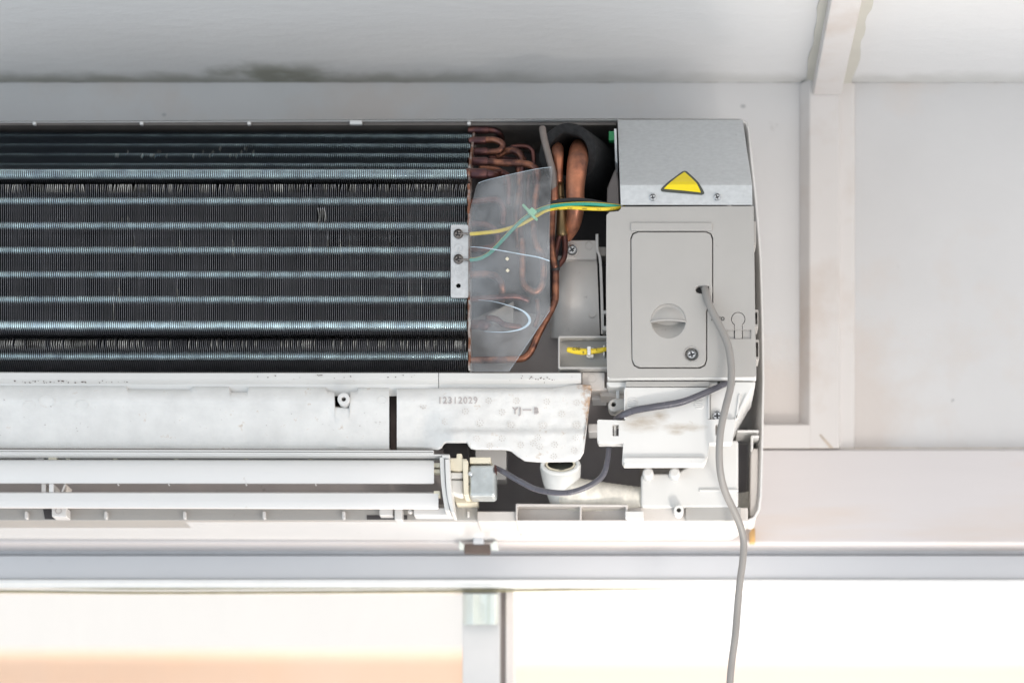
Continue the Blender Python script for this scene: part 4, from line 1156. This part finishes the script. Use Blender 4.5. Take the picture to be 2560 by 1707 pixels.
# column behind the boss
MB().slab([(1566, 968), (1500, 968), (1500, 990), (1566, 990)], .012, .02).obj('cross_web', M['pan'], ac, bevel=0.001)
MB().slab(rect(1540, 966, 1549, 996), .004, .01).obj('pillar', M['white'], ac, bevel=0.0006)

# terminal cover
tcv = [(1771, 968), (1562, 968), (1562, 1050), (1495, 1048), (1493, 1052), (1493, 1098), (1497, 1107), (1558, 1107), (1556, 1140), (1555, 1152), (1560, 1161), (1760, 1160), (1766, 1150), (1770, 1138), (1774, 1106), (1829, 1106), (1832, 1100), (1838, 1052), (1836, 1047), (1771, 1048)]
tco = MB().slab(tcv, -0.0125, 0.012, holes=[rect(1531.5, 1061, 1546.5, 1089), rect(1788.5, 1061, 1799, 1087)]).obj('terminal_cover', M['white'], ac, bevel=0.0014, seg=3)
MB().slab([(1766, 1142), (1558, 1142), (1557, 1153), (1562, 1162), (1759, 1161), (1764, 1151)], -0.0165, 0.010).obj('cover_lip', M['white'], tco, bevel=0.0012)
MB().slab(rect(1534, 1060, 1541, 1090), -.008, .004).obj('cover_hook', M['white'], tco, bevel=0.0005)
MB().slab(rect(1786, 1058, 1801, 1090), -.0065, .002).obj('hook_backing', M['pan'], tco)
for (x, y) in ((1581, 1004), (1748, 1010)):
    kb = MB()
    kb.slab(circ(x, y, 13, 24), -.0128, .001)
    kb.obj('round_knob', M['white'], tco, bevel=0.0003)
    for q in (-7, -2, 3, 8):
        hw = math.sqrt(max(0, 12.3 ** 2 - q * q))
        MB().slab([(x + hw, y + q - 2), (x - hw, y + q + 1), (x - hw, y + q + 2.6), (x + hw, y + q - .4)], -.0134, .0008).obj('knob_rib', M['white'], tco, bevel=0.0001)
MB().slab(rect(1769, 976, 1774.5, 1046), -0.0135, .006).obj('side_bead', M['white'], tco, bevel=0.0005)
MB().slab(rect(1560, 972, 1564.5, 1046), -0.0135, .006).obj('side_bead', M['white'], tco, bevel=0.0005)
# dirt smudges as thin stain layer: in the material
def stain_material():
    m = M['white'].copy(); m.name = 'stained_white_plastic'
    N, L = m.node_tree.nodes, m.node_tree.links
    b = N['Principled BSDF']; src = b.inputs['Base Color'].links[0].from_socket
    geo = N.new('ShaderNodeNewGeometry')
    def blob(px, py, sx, sz, rot):
        mp = N.new('ShaderNodeMapping'); c = P(px, py, -.0125)
        sub = N.new('ShaderNodeVectorMath'); sub.operation = 'SUBTRACT'; sub.inputs[1].default_value = c
        L.new(geo.outputs['Position'], sub.inputs[0])
        mp.inputs['Rotation'].default_value = (0, rot, 0); mp.inputs['Scale'].default_value = (1 / sx, 30, 1 / sz)
        L.new(sub.outputs[0], mp.inputs[0])
        ln = N.new('ShaderNodeVectorMath'); ln.operation = 'LENGTH'; L.new(mp.outputs[0], ln.inputs[0])
        r = N.new('ShaderNodeMapRange'); r.inputs['From Min'].default_value = 0; r.inputs['From Max'].default_value = 1; r.inputs['To Min'].default_value = 1; r.inputs['To Max'].default_value = 0
        L.new(ln.outputs['Value'], r.inputs[0]); return r.outputs[0]
    def mth(a, c, op):
        x = N.new('ShaderNodeMath'); x.operation = op
        for k, v in ((0, a), (1, c)):
            if isinstance(v, bpy.types.NodeSocket): L.new(v, x.inputs[k])
            else: x.inputs[k].default_value = v
        return x.outputs[0]
    bl_ = mth(blob(1605, 1055, .030, .013, 0.15), mth(blob(1650, 1040, .012, .008, 0.5), mth(blob(1705, 1068, .030, .006, 0.45), blob(1690, 1078, .012, .005, 0.5), 'MAXIMUM'), 'MAXIMUM'), 'MAXIMUM')
    n = N.new('ShaderNodeTexNoise'); n.inputs['Scale'].default_value = 260; n.inputs['Detail'].default_value = 8; n.inputs['Roughness'].default_value = 0.75
    mp2 = N.new('ShaderNodeMapping'); mp2.inputs['Rotation'].default_value = (0, 0.5, 0); mp2.inputs['Scale'].default_value = (.35, 1, 1.2)
    L.new(geo.outputs['Position'], mp2.inputs[0]); L.new(mp2.outputs[0], n.inputs[0])
    f = mth(mth(bl_, 1.3, 'MULTIPLY'), mth(n.outputs[0], 1.8, 'MULTIPLY'), 'MULTIPLY')
    r = N.new('ShaderNodeMapRange'); r.inputs['From Min'].default_value = 0.35; r.inputs['From Max'].default_value = 1.3; r.inputs['To Max'].default_value = 0.8
    L.new(f, r.inputs[0])
    mx = N.new('ShaderNodeMix'); mx.data_type = 'RGBA'; L.new(r.outputs[0], mx.inputs[0]); L.new(src, mx.inputs[6]); mx.inputs[7].default_value = (0.36, 0.29, 0.21, 1)
    L.new(mx.outputs[2], b.inputs['Base Color'])
    return m
tco.data.materials[0] = stain_material()

# ------------------------------------------------------------------ lower right cavity
MB().slab([(1846, 1100), (1745, 1100), (1745, 1150), (1700, 1176), (1694, 1182), (1604, 1182), (1602, 1192), (1602, 1268), (1846, 1268)], .035, .03).obj('mounting_plate', M['white'], ac, bevel=0.002)
for x in (1620, 1686):
    MB().lathe(x, 1189, .035, [(9, -.012), (13, -.011), (14.5, -.008), (15, 0)], 24).obj('plate_boss', M['white'], ac)
MB().slab(rect(1748, 1222, 1846, 1228), .033, .003).obj('plate_rib', M['white'], ac, bevel=0.0006)
lg = MB().slab([(1570, 1260), (1289, 1258), (1289, 1302), (1570, 1302)], .030, .05, holes=[rect(1294, 1265, 1449, 1299), rect(1454, 1266, 1564, 1299)]).obj('bottom_ledge', M['pan'], ac, bevel=0.0007)
MB().slab(rect(1291, 1262, 1568, 1301), .042, .01).obj('ledge_floor', M['pan'], lg)
MB().slab(rect(1193, 1277, 1290, 1303), .034, .04).obj('ledge_step', M['pan'], ac, bevel=0.001)
MB().slab(rect(1568, 1268, 1870, 1303), .040, .04).obj('ledge_step', M['pan'], ac, bevel=0.001)
MB().slab(rrect(1563, 1277, 1609, 1296, 2), .028, .012).obj('snap_tab', M['white'], ac, bevel=0.0008)
MB().slab(rect(1714, 1267, 1852, 1301), .036, .004).obj('ledge_panel', M['plastic'], ac, bevel=0.0006)
boss(1697, 1274, .026, 12.5, 5.5, .014, 'white', ac)
MB().lathe(1697, 1274, .036, [(6, 0), (.5, .001)], 12).obj('boss_hole_floor', M['duct'], ac)
# right inner wall furniture
MB().slab(rect(1842, 1074, 1897, 1080), .045, .04).obj('inner_shelf', M['white'], ac, bevel=0.0008)
MB().slab([(1898, 1087), (1879, 1087), (1877, 1092), (1877, 1122), (1883, 1122), (1883, 1094), (1898, 1094)], .045, .03).obj('side_latch', M['white'], ac, bevel=0.0008)
MB().slab([(1897, 1120), (1881, 1120), (1876, 1135), (1874, 1292), (1892, 1290), (1896, 1240)], .055, .05).obj('side_rib_wall', M['pan'], ac, bevel=0.0015)
MB().slab([(1872, 1288), (1846, 1288), (1846, 1232), (1872, 1228)], .075, .02).obj('rear_webbing', M['wrap'], ac)
MB().slab([(1872, 1232), (1846, 1232), (1846, 1070), (1872, 1070)], .095, .01).obj('dark_recess', M['lining2'], ac)
MB().slab([(1500, 1058), (1470, 1058), (1470, 1080), (1500, 1080)], .03, .02).obj('cross_web', M['gloss'], ac, bevel=0.001)
MB().slab([(1516, 984), (1478, 984), (1478, 998), (1516, 998)], .022, .02).obj('cross_web', M['gloss'], ac, bevel=0.001)
mb = MB().slab([(1518, 968), (1512, 968), (1512, 930), (1455, 930), (1455, 975), (1518, 975)], .006, .03).obj('corner_block', M['pan'], ac, bevel=0.001)
MB().slab(circ(1480, 946, 10.5, 24), .0056, .001, holes=[circ(1480, 946, 9.4, 24)]).obj('moulded_ring', M['pan'], ac)

# drain hose with ribbed cuff and woven wrap
dr = empty('drain_hose', P(1410, 1270, .07), 'white ribbed drain hose wrapped in woven tape under the foam block', 'hose')
mb = MB()
pts = smooth([(*P(1401, 1164, .040), 52 * S), (*P(1403, 1190, .042), 49 * S), (*P(1408, 1225, .045), 43 * S), (*P(1412, 1252, .048), 38 * S)], 5)
rings = []
for i, p in enumerate(pts):
    c = Vector(p[:3]); t = (Vector(pts[min(i + 1, len(pts) - 1)][:3]) - Vector(pts[max(0, i - 1)][:3])).normalized()
    u_ = (Vector((0, 1, 0)) - t * t.y).normalized(); w_ = t.cross(u_)
    rings.append([c + p[3] * (1 + (.016 if k % 2 else -.006)) * (u_ * math.cos(2 * math.pi * k / 72) * .8 + w_ * math.sin(2 * math.pi * k / 72)) for k in range(72)])
mb.loft(rings, caps=False)
mb.obj('hose_cuff', M['hose'], dr)
def ell(px, py, rx, ry, rt, m, name, Y):
    pts = [(px + rx * math.cos(a), py + ry * math.sin(a), Y) for a in (2 * math.pi * k / 24 for k in range(25))]
    MB().tube(pts, rt, 8, 2, rnd=False).obj(name, M[m], dr)
ell(1401, 1162, 45, 22, 5.5, 'hose', 'hose_lip', .022)
ell(1401, 1160, 35, 16, 3.0, 'cream', 'inner_lip', .023)
MB().tube([(1401, 1160, .030), (1402, 1170, .032)], [34, 34], 24, 1, rnd=False).obj('hose_mouth', M['warnb'], dr)
mb = MB().tube([(1404, 1222, .052), (1424, 1236, .048), (1455, 1240, .046), (1520, 1246, .048), (1580, 1252, .050), (1640, 1256, .054)], [42, 46, 44, 40, 38, 36], 28, 12)
for i, v in enumerate(mb.v):
    mb.v[i] = v + Vector((0, 0, 1)) * 0.0002 * math.sin(v.x * 1500)
mb.obj('woven_wrap', M['wrap'], dr)

# ------------------------------------------------------------------ drip tray lip and foam blocks
zt0 = 932
mb = MB()
lipy = [(0, 0, 0)]
prof = [(931, -.0010), (933, -.0040), (948, -.0046), (949.5, -.0040), (960, .0035), (990, .0075), (990, .03), (931, .03)]
mb.loft([[P(x, py + (-2.5 if x < 0 else 0), Y) for py, Y in prof] for x in (-470, 400, 1096)])
mb.loft([[P(x, py, Y) for py, Y in prof] for x in (1097.5, 1400, 1453)])
lip = mb.obj('drip_tray_lip', M['white'], ac, angle=30)
def foam_block(name, pts, Y, depth, mat_=M['foam'], sub=None, bev=0.0022, lab=None):
    o = MB().slab(pts, Y, depth).obj(name, mat_, ac, bevel=bev, seg=3)
    if lab: o['label'] = lab
    return o
# left block, with cut-outs along its top: sloped body as a loft of columns
def foam_loft(cols, name, label):
    """cols: (px, top, bottom); a rolled face: bulges at the top, dips toward the bottom"""
    mb = MB(); rings = []
    for x, t, b_ in cols:
        ring = []
        n = 14
        for i in range(n + 1):
            q = i / n
            py = t + (b_ - t) * q
            yy = 0.0035 - 0.0055 * math.exp(-((py - 1000) / 24) ** 2) + 0.007 * max(0, (py - 1010) / 110) ** 1.3 - (0.0035 * max(0, (py - 1085) / 40))
            if q in (0, 1): yy += .0022
            yy += 0.0003 * noise.noise(Vector((x * .03, py * .03, 3)))
            ring.append(P(x + 0.6 * noise.noise(Vector((x * .3, py * .1, 0))), py, yy))
        ring.append(P(x, b_ + .5, .035)); ring.append(P(x, t - .5, .035))
        rings.append(ring)
    mb.loft(rings)
    o = mb.obj(name, M['foam'], ac, angle=50)
    o['label'] = label
    return o
cols = []
tops = [(-470, 955), (316, 960), (320, 973), (478, 974), (482, 961.5), (572, 963), (577, 981), (618, 981), (622, 963.5), (814, 966), (819, 978), (836, 980), (838, 1018), (872, 1020), (876, 980), (893, 978), (897, 967), (973, 969)]
seq = []
for (x0, t0), (x1, t1) in zip(tops, tops[1:]):
    n = max(1, int((x1 - x0) / 12))
    for i in range(n): seq.append((x0 + (x1 - x0) * i / n, t0 + (t1 - t0) * i / n))
seq.append(tops[-1])
cols = [(x, t, 1120 + 3 * max(0, x) / 975) for x, t in seq]
fl = foam_loft(cols, 'foam_block', 'long white foam block with notches along its top edge')
def foam_y(py): return 0.0035 - 0.0055 * math.exp(-((py - 1000) / 24) ** 2) + 0.007 * max(0, (py - 1010) / 110) ** 1.3
for x_, y_, rx_, ry_ in ((72, 1013, 15, 10), (205, 1011, 16, 10), (117, 1003, 20, 14), (955, 1000, 12, 9)):
    MB().tube([(x_ + rx_ * math.cos(a), y_ + ry_ * math.sin(a), foam_y(y_ + ry_ * math.sin(a)) + .0001) for a in (2 * math.pi * k / 18 for k in range(19))], 1.1, 6, 1, rnd=False).obj('moulded_ring', M['foam'], fl)
mb = MB(); rq = random.Random(11)
for k in range(60):
    x_, y_ = rq.uniform(0, 965), rq.choice((rq.uniform(985, 1110), rq.gauss(1108, 5), rq.gauss(1060, 8)))
    if y_ > 1116: continue
    if rq.random() < .3: x_ = rq.gauss(940, 18)
    if x_ > 968: continue
    rr_ = rq.uniform(.4, 1.3)
    mb.slab([(x_ + rr_ * rq.uniform(.6, 2) * math.cos(a), y_ - rr_ * rq.uniform(.5, 1) * math.sin(a)) for a in (2 * math.pi * q / 6 for q in range(6))], foam_y(y_) - .0006, .0012)
mb.obj('dirt_specks', M['digits'], fl, kind='stuff')
MB().slab([(942, 1108), (934, 1106), (936, 1112), (940, 1114)], foam_y(1110) - .0006, .001).obj('dirt_chip', M['foamdark'], fl)
tops = [(992, 972), (1100, 970), (1250, 971), (1380, 970), (1420, 964), (1452, 961), (1476, 962), (1480, 967)]
bots = [(992, 1122), (1096, 1124), (1104, 1120), (1110, 1110), (1116, 1107), (1168, 1107), (1171, 1114), (1178, 1122), (1190, 1124), (1262, 1124), (1278, 1128), (1296, 1142), (1312, 1152), (1345, 1155), (1436, 1154), (1450, 1147), (1459, 1132), (1463, 1105), (1470, 1040), (1480, 970)]
def interp(l, x):
    for (a, b_), (c, d) in zip(l, l[1:]):
        if a <= x <= c: return b_ + (d - b_) * (x - a) / (c - a) if c > a else b_
    return l[-1][1]
fxs = sorted(set([b_[0] for b_ in bots] + [t[0] for t in tops] + [992 + i * 8 for i in range(61)]))
mb = MB(); rings = []
NQ = 26
for x in fxs:
    t, b_ = interp(tops, x), interp(bots, x)
    if b_ - t < 4: b_ = t + 4
    ring = []
    for i in range(NQ + 1):
        q = i / NQ; py = t + (b_ - t) * q
        s_ = min(1, max(0, (x - 1060) / 70))
        ya = 0.0035 - 0.0055 * math.exp(-((py - 1000) / 24) ** 2) + 0.007 * max(0, (py - 1010) / 110) ** 1.3 - 0.0035 * max(0, (py - 1085) / 40)
        ybb = -0.003 + 0.003 * math.exp(-((py - 968) / 9) ** 2) - 0.0035 * max(0, min(1, (py - 1072) / 10))
        yy = ya * (1 - s_) + ybb * s_
        if q in (0, 1): yy += .0022
        yy += 0.0007 * noise.noise(Vector((x * .035, py * .05, 8))) + (0.00025 * noise.noise(Vector((x * .2, py * .2, 8))))
        jx = 1.6 * noise.noise(Vector((py * .16, 0, 5))) if x > 1455 else 0
        ring.append(P(x + jx, py, yy))
    ring.append(P(x, b_ + .5, .03)); ring.append(P(x, t - .5, .03))
    rings.append(ring)
mb.loft(rings)
def rusty_foam():
    m = M['foam'].copy(); m.name = 'rust_stained_foam'
    N, L = m.node_tree.nodes, m.node_tree.links
    b = N['Principled BSDF']; src = b.inputs['Base Color'].links[0].from_socket
    geo = N.new('ShaderNodeNewGeometry'); sep = N.new('ShaderNodeSeparateXYZ'); L.new(geo.outputs['Position'], sep.inputs[0])
    ad = N.new('ShaderNodeMath'); ad.operation = 'MULTIPLY_ADD'; ad.inputs[1].default_value = 0.14; L.new(sep.outputs['Z'], ad.inputs[0]); L.new(sep.outputs['X'], ad.inputs[2])
    mr = N.new('ShaderNodeMapRange'); mr.interpolation_type = 'SMOOTHSTEP'
    e = P(1466, 1040, 0); x_ = e.x + e.z * 0.14
    mr.inputs['From Min'].default_value = x_ - 0.008; mr.inputs['From Max'].default_value = x_ + 0.0035; mr.inputs['To Max'].default_value = 0.34
    L.new(ad.outputs[0], mr.inputs[0])
    n = N.new('ShaderNodeTexNoise'); n.inputs['Scale'].default_value = 210; n.inputs['Detail'].default_value = 8; n.inputs['Roughness'].default_value = 0.7
    L.new(geo.outputs['Position'], n.inputs[0])
    a2 = N.new('ShaderNodeMath'); a2.operation = 'ADD'; L.new(mr.outputs[0], a2.inputs[0]); L.new(n.outputs[0], a2.inputs[1])
    r2 = N.new('ShaderNodeMapRange'); r2.inputs['From Min'].default_value = 0.66; r2.inputs['From Max'].default_value = 0.86; r2.inputs['To Max'].default_value = 0.75
    L.new(a2.outputs[0], r2.inputs[0])
    mx = N.new('ShaderNodeMix'); mx.data_type = 'RGBA'; L.new(r2.outputs[0], mx.inputs[0]); L.new(src, mx.inputs[6]); mx.inputs[7].default_value = (0.42, 0.22, 0.09, 1)
    L.new(mx.outputs[2], b.inputs['Base Color'])
    return m
frb = mb.obj('foam_block', rusty_foam(), ac, angle=50)
# mould specks on the tray lip
mb = MB(); rq = random.Random(5)
for k in range(70):
    if k < 34: x, y = rq.uniform(20, 330), rq.uniform(951.5, 957)
    elif k < 50: x, y = rq.uniform(640, 1050), rq.uniform(936, 945)
    else: x, y = rq.gauss(1345, 30), rq.gauss(945, 4)
    if y < 935 or y > 965: continue
    rr_ = rq.uniform(.5, 1.9) * (1 if k < 34 else .8)
    yy_ = -.0046 + (0 if y < 949 else (y - 949.5) / 10.5 * .0075)
    pts_ = [(x + rr_ * rq.uniform(.6, 1.9) * math.cos(a), y - rr_ * rq.uniform(.5, 1) * math.sin(a)) for a in (2 * math.pi * q / 7 for q in range(7))]
    mb.slab(pts_, yy_ - .0004, .0006)
mb.obj('mould_specks', M['foamdark'], lip, kind='stuff')
frb['label'] = 'shorter stained white foam block with moulded numbers and dot marks'
FY = -0.0030
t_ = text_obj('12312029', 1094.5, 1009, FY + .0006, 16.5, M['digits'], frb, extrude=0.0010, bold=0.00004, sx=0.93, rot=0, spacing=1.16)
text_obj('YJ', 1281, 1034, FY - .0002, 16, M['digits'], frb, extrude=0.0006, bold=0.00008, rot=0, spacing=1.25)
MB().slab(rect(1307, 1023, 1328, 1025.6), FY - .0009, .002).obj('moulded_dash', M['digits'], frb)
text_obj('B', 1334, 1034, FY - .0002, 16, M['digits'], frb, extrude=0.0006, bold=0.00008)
def cf(x, y): return (900 + x / 3.484, 900 + y / 3.484)
dots = [(550, 395), (1122, 353), (1362, 353), (1627, 360), (1887, 370), (918, 445), (1238, 452), (1758, 470), (742, 535), (1047, 545), (1315, 563), (1590, 570), (1885, 570), (1015, 682), (1238, 680), (1548, 672), (1880, 672), (1130, 745), (1400, 738), (1510, 722), (1565, 752), (1695, 735), (1688, 838), (1865, 785)]
mb = MB(); mb2 = MB()
for x, y in dots:
    cx_, cy_ = cf(x, y)
    s2 = min(1, max(0, (cx_ - 1060) / 70))
    yb_ = (FY - (0.0034 if cy_ > 1080 else 0.0)) * s2 + (1 - s2) * (0.0035 - 0.0055 * math.exp(-((cy_ - 1000) / 24) ** 2) + 0.007 * max(0, (cy_ - 1010) / 110) ** 1.3) - 0.0006
    for k in range(8):
        a = 2 * math.pi * k / 8
        q, w = (0, 0) if k == 7 else (7.2 * math.cos(2 * math.pi * k / 7), 6.6 * math.sin(2 * math.pi * k / 7))
        mb.slab(circ(cx_ + q, cy_ + w, 1.15, 6), yb_, .0022)
    if y > 500 and y < 620 and x > 900: mb2.slab(circ(cx_, cy_, 11.5, 20), yb_ + .0002, .003, holes=[circ(cx_, cy_, 10.3, 20)])
M['foampit'] = mat('foam_pit_tan', (0.56, 0.51, 0.47), 0.9, var=0.2)  # duller tan than the foam around the dots
mb.obj('moulded_dots', M['foampit'], frb, kind='stuff')
mb2.obj('moulded_circles', M['foam'], frb, kind='stuff')
MB().slab(rect(976, 962, 990, 1124), .020, .01).obj('seam_shade_backing', M['foamdark'], ac)
# tray boss sitting in a notch of the left block
bb_ = boss(859, 997, -.004, 15.5, 5.5, .018, 'white', ac)
MB().lathe(859, 997, .006, [(6, 0), (.5, .001)], 12).obj('boss_hole_floor', M['warnb'], ac)
MB().slab(rect(837, 1016, 874, 1025), .012, .01).obj('boss_foot', M['pan'], ac)

# ------------------------------------------------------------------ frame bead below the foam, duct, louvres
for y0, y1, Y, x1 in ((1124, 1128.5, -.001, 1084), (1129.5, 1133, -.0018, 1084), (1134, 1137.5, .0, 1124)):
    MB().slab([(x1, y0 + 1), (x1, y1 + 1), (-470, y1 - 2), (-470, y0 - 2)], Y, .02).obj('tray_bead', M['white'], ac, bevel=0.0004)
rings = []
for py, Y in ((1120, .040), (1160, .052), (1210, .058), (1250, .062), (1268, .058), (1276, .050)):
    rings.append([P(-470, py, Y), P(1130, py, Y), P(1130, py, Y + .004), P(-470, py, Y + .004)])
MB().loft(rings).obj('air_duct', M['duct'], ac)
MB().slab([(1194, 1259), (1194, 1300), (-470, 1300), (-470, 1268), (1015, 1270), (1020, 1259)], .044, .03).obj('duct_floor', M['plastic'], ac, bevel=0.0006)
for x in (-135, 65, 264, 461, 660, 859):
    MB().slab(rrect(x - 4, 1277, x + 4, 1296, 3.5), .040, .006).obj('floor_rib', M['gloss'], ac, bevel=0.0006)
for x in (170, 288, 440, 615, 775, 935):
    MB().slab([(x + 9, 1137), (x - 9, 1137), (x - 5, 1148), (x + 5, 1148)], .012, .012).obj('hinge_tab', M['cream'], ac, bevel=0.0005)
def louver(y0l, y0r, y1l, y1r, x1, Y, name, label):
    mb = MB(); rings = []
    for x in (-470, 300, x1 - 3, x1):
        t = (x + 100) / (x1 + 100)
        a = y0l + (y0r - y0l) * t; b_ = y1l + (y1r - y1l) * t
        sh = 1.5 if x == x1 else 0
        ring = []
        for q, d in ((0, .006), (0.02, .0015), (.08, .0), (.5, -.0012), (.9, .0005), (.97, .0015), (1, .004)):
            ring.append(P(x, a + sh + (b_ - a - 2 * sh) * q, Y + d))
        ring += [P(x, b_ - 2, Y + .009), P(x, a + 2, Y + .010)]
        rings.append(ring)
    mb.loft(rings)
    o = mb.obj(name, M['gloss'], ac, angle=40); o['label'] = label
    return o
l1 = louver(1148, 1149, 1209, 1210, 1085, .006, 'louvre_blade', 'upper wide white louvre blade')
l2 = louver(1229, 1230, 1270, 1273, 1096, .008, 'louvre_blade', 'lower narrower white louvre blade')
for x, par in ((295, l1), (422, l1), (615, l1), (789, l1)):
    MB().lathe(x, 1210.5, .008, [(.8, -.001), (2, 0), (2, .003)], 10).obj('nub', M['gloss'], par)
# left carrier between blades
for px in (108,):
    MB().slab(rect(px - 5, 1208, px + 7, 1230), .012, .02).obj('blade_carrier', M['pan'], ac, bevel=0.0006)
    MB().slab(rect(px + 14, 1208, px + 26, 1230), .010, .02).obj('blade_carrier', M['gloss'], ac, bevel=0.0006)
    MB().slab([(px + 58, 1209), (px + 52, 1209), (px + 44, 1229), (px + 50, 1229)], .012, .02).obj('blade_carrier', M['pan'], ac, bevel=0.0006)
    MB().slab(rect(120, 1136, 142, 1149), .010, .012).obj('blade_carrier', M['cream'], ac, bevel=0.0006)
    MB().slab(rect(88, 1137, 110, 1149), .012, .012).obj('blade_carrier', M['pan'], ac, bevel=0.0006)
    sq = MB().slab(rect(129, 1266, 166, 1291), .030, .014).obj('pivot_block', M['gloss'], ac, bevel=0.0008)
    MB().lathe(146, 1276, .0295, [(8, 0), (7, .0), (6, .004), (.5, .004)], 20, cap0=False).obj('pivot_hole', M['duct'], sq)
    MB().slab([(128, 1272), (108, 1272), (112, 1297), (138, 1297)], .0435, .001).obj('floor_opening', M['dark_shade'], ac)
# bits right of centre
MB().slab(rect(917, 1287, 1018, 1298), .0435, .001).obj('floor_opening', M['dark_shade'], ac)
MB().slab(rect(948, 1268, 982, 1288), .034, .012).obj('pivot_block', M['gloss'], ac, bevel=0.0008)
MB().slab(rect(986, 1268, 1006, 1299), .032, .014).obj('pivot_post', M['gloss'], ac, bevel=0.001)
MB().slab([(1134, 1268), (1034, 1268), (1034, 1287), (1128, 1287), (1134, 1284)], .026, .016).obj('pivot_plate', M['gloss'], ac, bevel=0.0008)
MB().lathe(1026, 1279, .040, [(4, -.004), (6, -.003), (6.5, 0)], 16).obj('pin', M['gloss'], ac)
MB().slab(rrect(1168, 1277, 1174, 1292, 2.5), .041, .004).obj('floor_rib', M['gloss'], ac, bevel=0.0004)
MB().slab([(1194, 1240), (1132, 1240), (1140, 1259), (1194, 1259)], .030, .02).obj('motor_shelf', M['cream'], ac, bevel=0.001)
# blue-grey bracket behind the motor
MB().slab(rrect(1187, 1122, 1266, 1198, 5), .060, .02).obj('rear_bracket', M['gloss'], ac, bevel=0.001)
# end plates of the louvre frame
def curved_plate(l, r, Y, depth, name):
    a = smooth(l, 6); b_ = smooth(r, 6)
    return MB().slab(list(b_) + list(a[::-1]), Y, depth).obj(name, M['white'], ac, bevel=0.0006)
curved_plate([(1099, 1142), (1102, 1200), (1106, 1235), (1112, 1276)], [(1111, 1143), (1113, 1200), (1117, 1235), (1125, 1276)], -.001, .03, 'end_link')
curved_plate([(1112.5, 1147), (1114, 1195), (1118, 1240), (1127, 1279)], [(1124, 1147), (1126, 1195), (1130, 1240), (1136, 1281)], -.004, .03, 'end_link')
MB().slab([(1125, 1137), (1104, 1137), (1104, 1143), (1124, 1147)], -.002, .02).obj('end_bracket', M['white'], ac, bevel=0.001)
for y0, y1 in ((1156, 1168), (1172, 1182), (1226, 1240)):
    MB().slab(rect(1084, y0, 1100, y1), .008, .008).obj('pivot_pin', M['cream'], ac, bevel=0.0006)
# motor assembly
mt = MB()
mt.slab(rect(1172, 1161, 1239, 1240), .004, .022)
mo = mt.obj('louvre_motor', M['motor'], ac, bevel=0.0028, seg=4)
MB().slab(rect(1236, 1162, 1240.5, 1180), .002, .01).obj('lead_exit', M['copper'], mo, bevel=0.0004)
fl_ = MB().slab([(1170, 1150), (1157, 1150), (1157, 1170), (1159, 1237), (1171, 1237)], .002, .024).obj('motor_flange', M['cream'], mo, bevel=0.0007)
MB().slab([(1168, 1146), (1155, 1146), (1155, 1133), (1141, 1133), (1141, 1144), (1125, 1144), (1125, 1174), (1148, 1177), (1168, 1172)], .004, .02).obj('gear_housing', M['cream'], mo, bevel=0.0009)
MB().slab(rect(1125, 1179, 1158, 1195), .006, .016).obj('gear_shaft', M['white'], mo, bevel=0.0015)
MB().slab([(1158, 1199), (1127, 1198), (1128, 1230), (1150, 1236), (1158, 1235)], .008, .016).obj('gear_shaft', M['white'], mo, bevel=0.0015)
MB().slab(rect(1174, 1142, 1227, 1158), .006, .02).obj('lead_socket', M['cream'], mo, bevel=0.0008)
MB().lathe(1176, 1184, .002, [(2.5, -.002), (5.5, -.0012), (6, .001)], 14).obj('rivet', M['steel'], mo)
MB().lathe(1172, 1209, .0035, [(1, 0), (2.4, .0), (2.4, .001)], 10).obj('rivet', M['warnb'], mo)
# dark gap pieces behind foam notch
MB().slab([(1170, 1104), (1118, 1104), (1108, 1128), (1126, 1138), (1170, 1150)], .030, .01).obj('notch_shade_backing', M['dark_shade'], ac)

# underside details of the chassis: moulded pill outline, on the level underside
zu_ = P(0, 1306, YR).z - .0003
pill = smooth([(1306, 1345), (1303, 1338), (1312, 1330), (1345, 1327), (1400, 1326), (1450, 1327), (1480, 1331), (1489, 1338), (1487, 1345)], 6)
def und(x, y):
    p = PZ(x, y, zu_)
    return (p.x, min(p.y, YB - .002), p.z)
MB().tube([und(x, y) for x, y in pill], 1.5, 6, 1, raw=True).obj('moulded_outline', M['pan'], ac)
# torn wood shim at the lower right of the unit
MB().slab([(1888, 1320), (1882, 1318), (1874, 1330), (1874, 1356), (1888, 1356)], .112, .008).obj('wood_shim', M['wood'], None, bevel=0.0005, label='sliver of raw wood wedged at the lower corner between unit and beam', cat='wood shim')
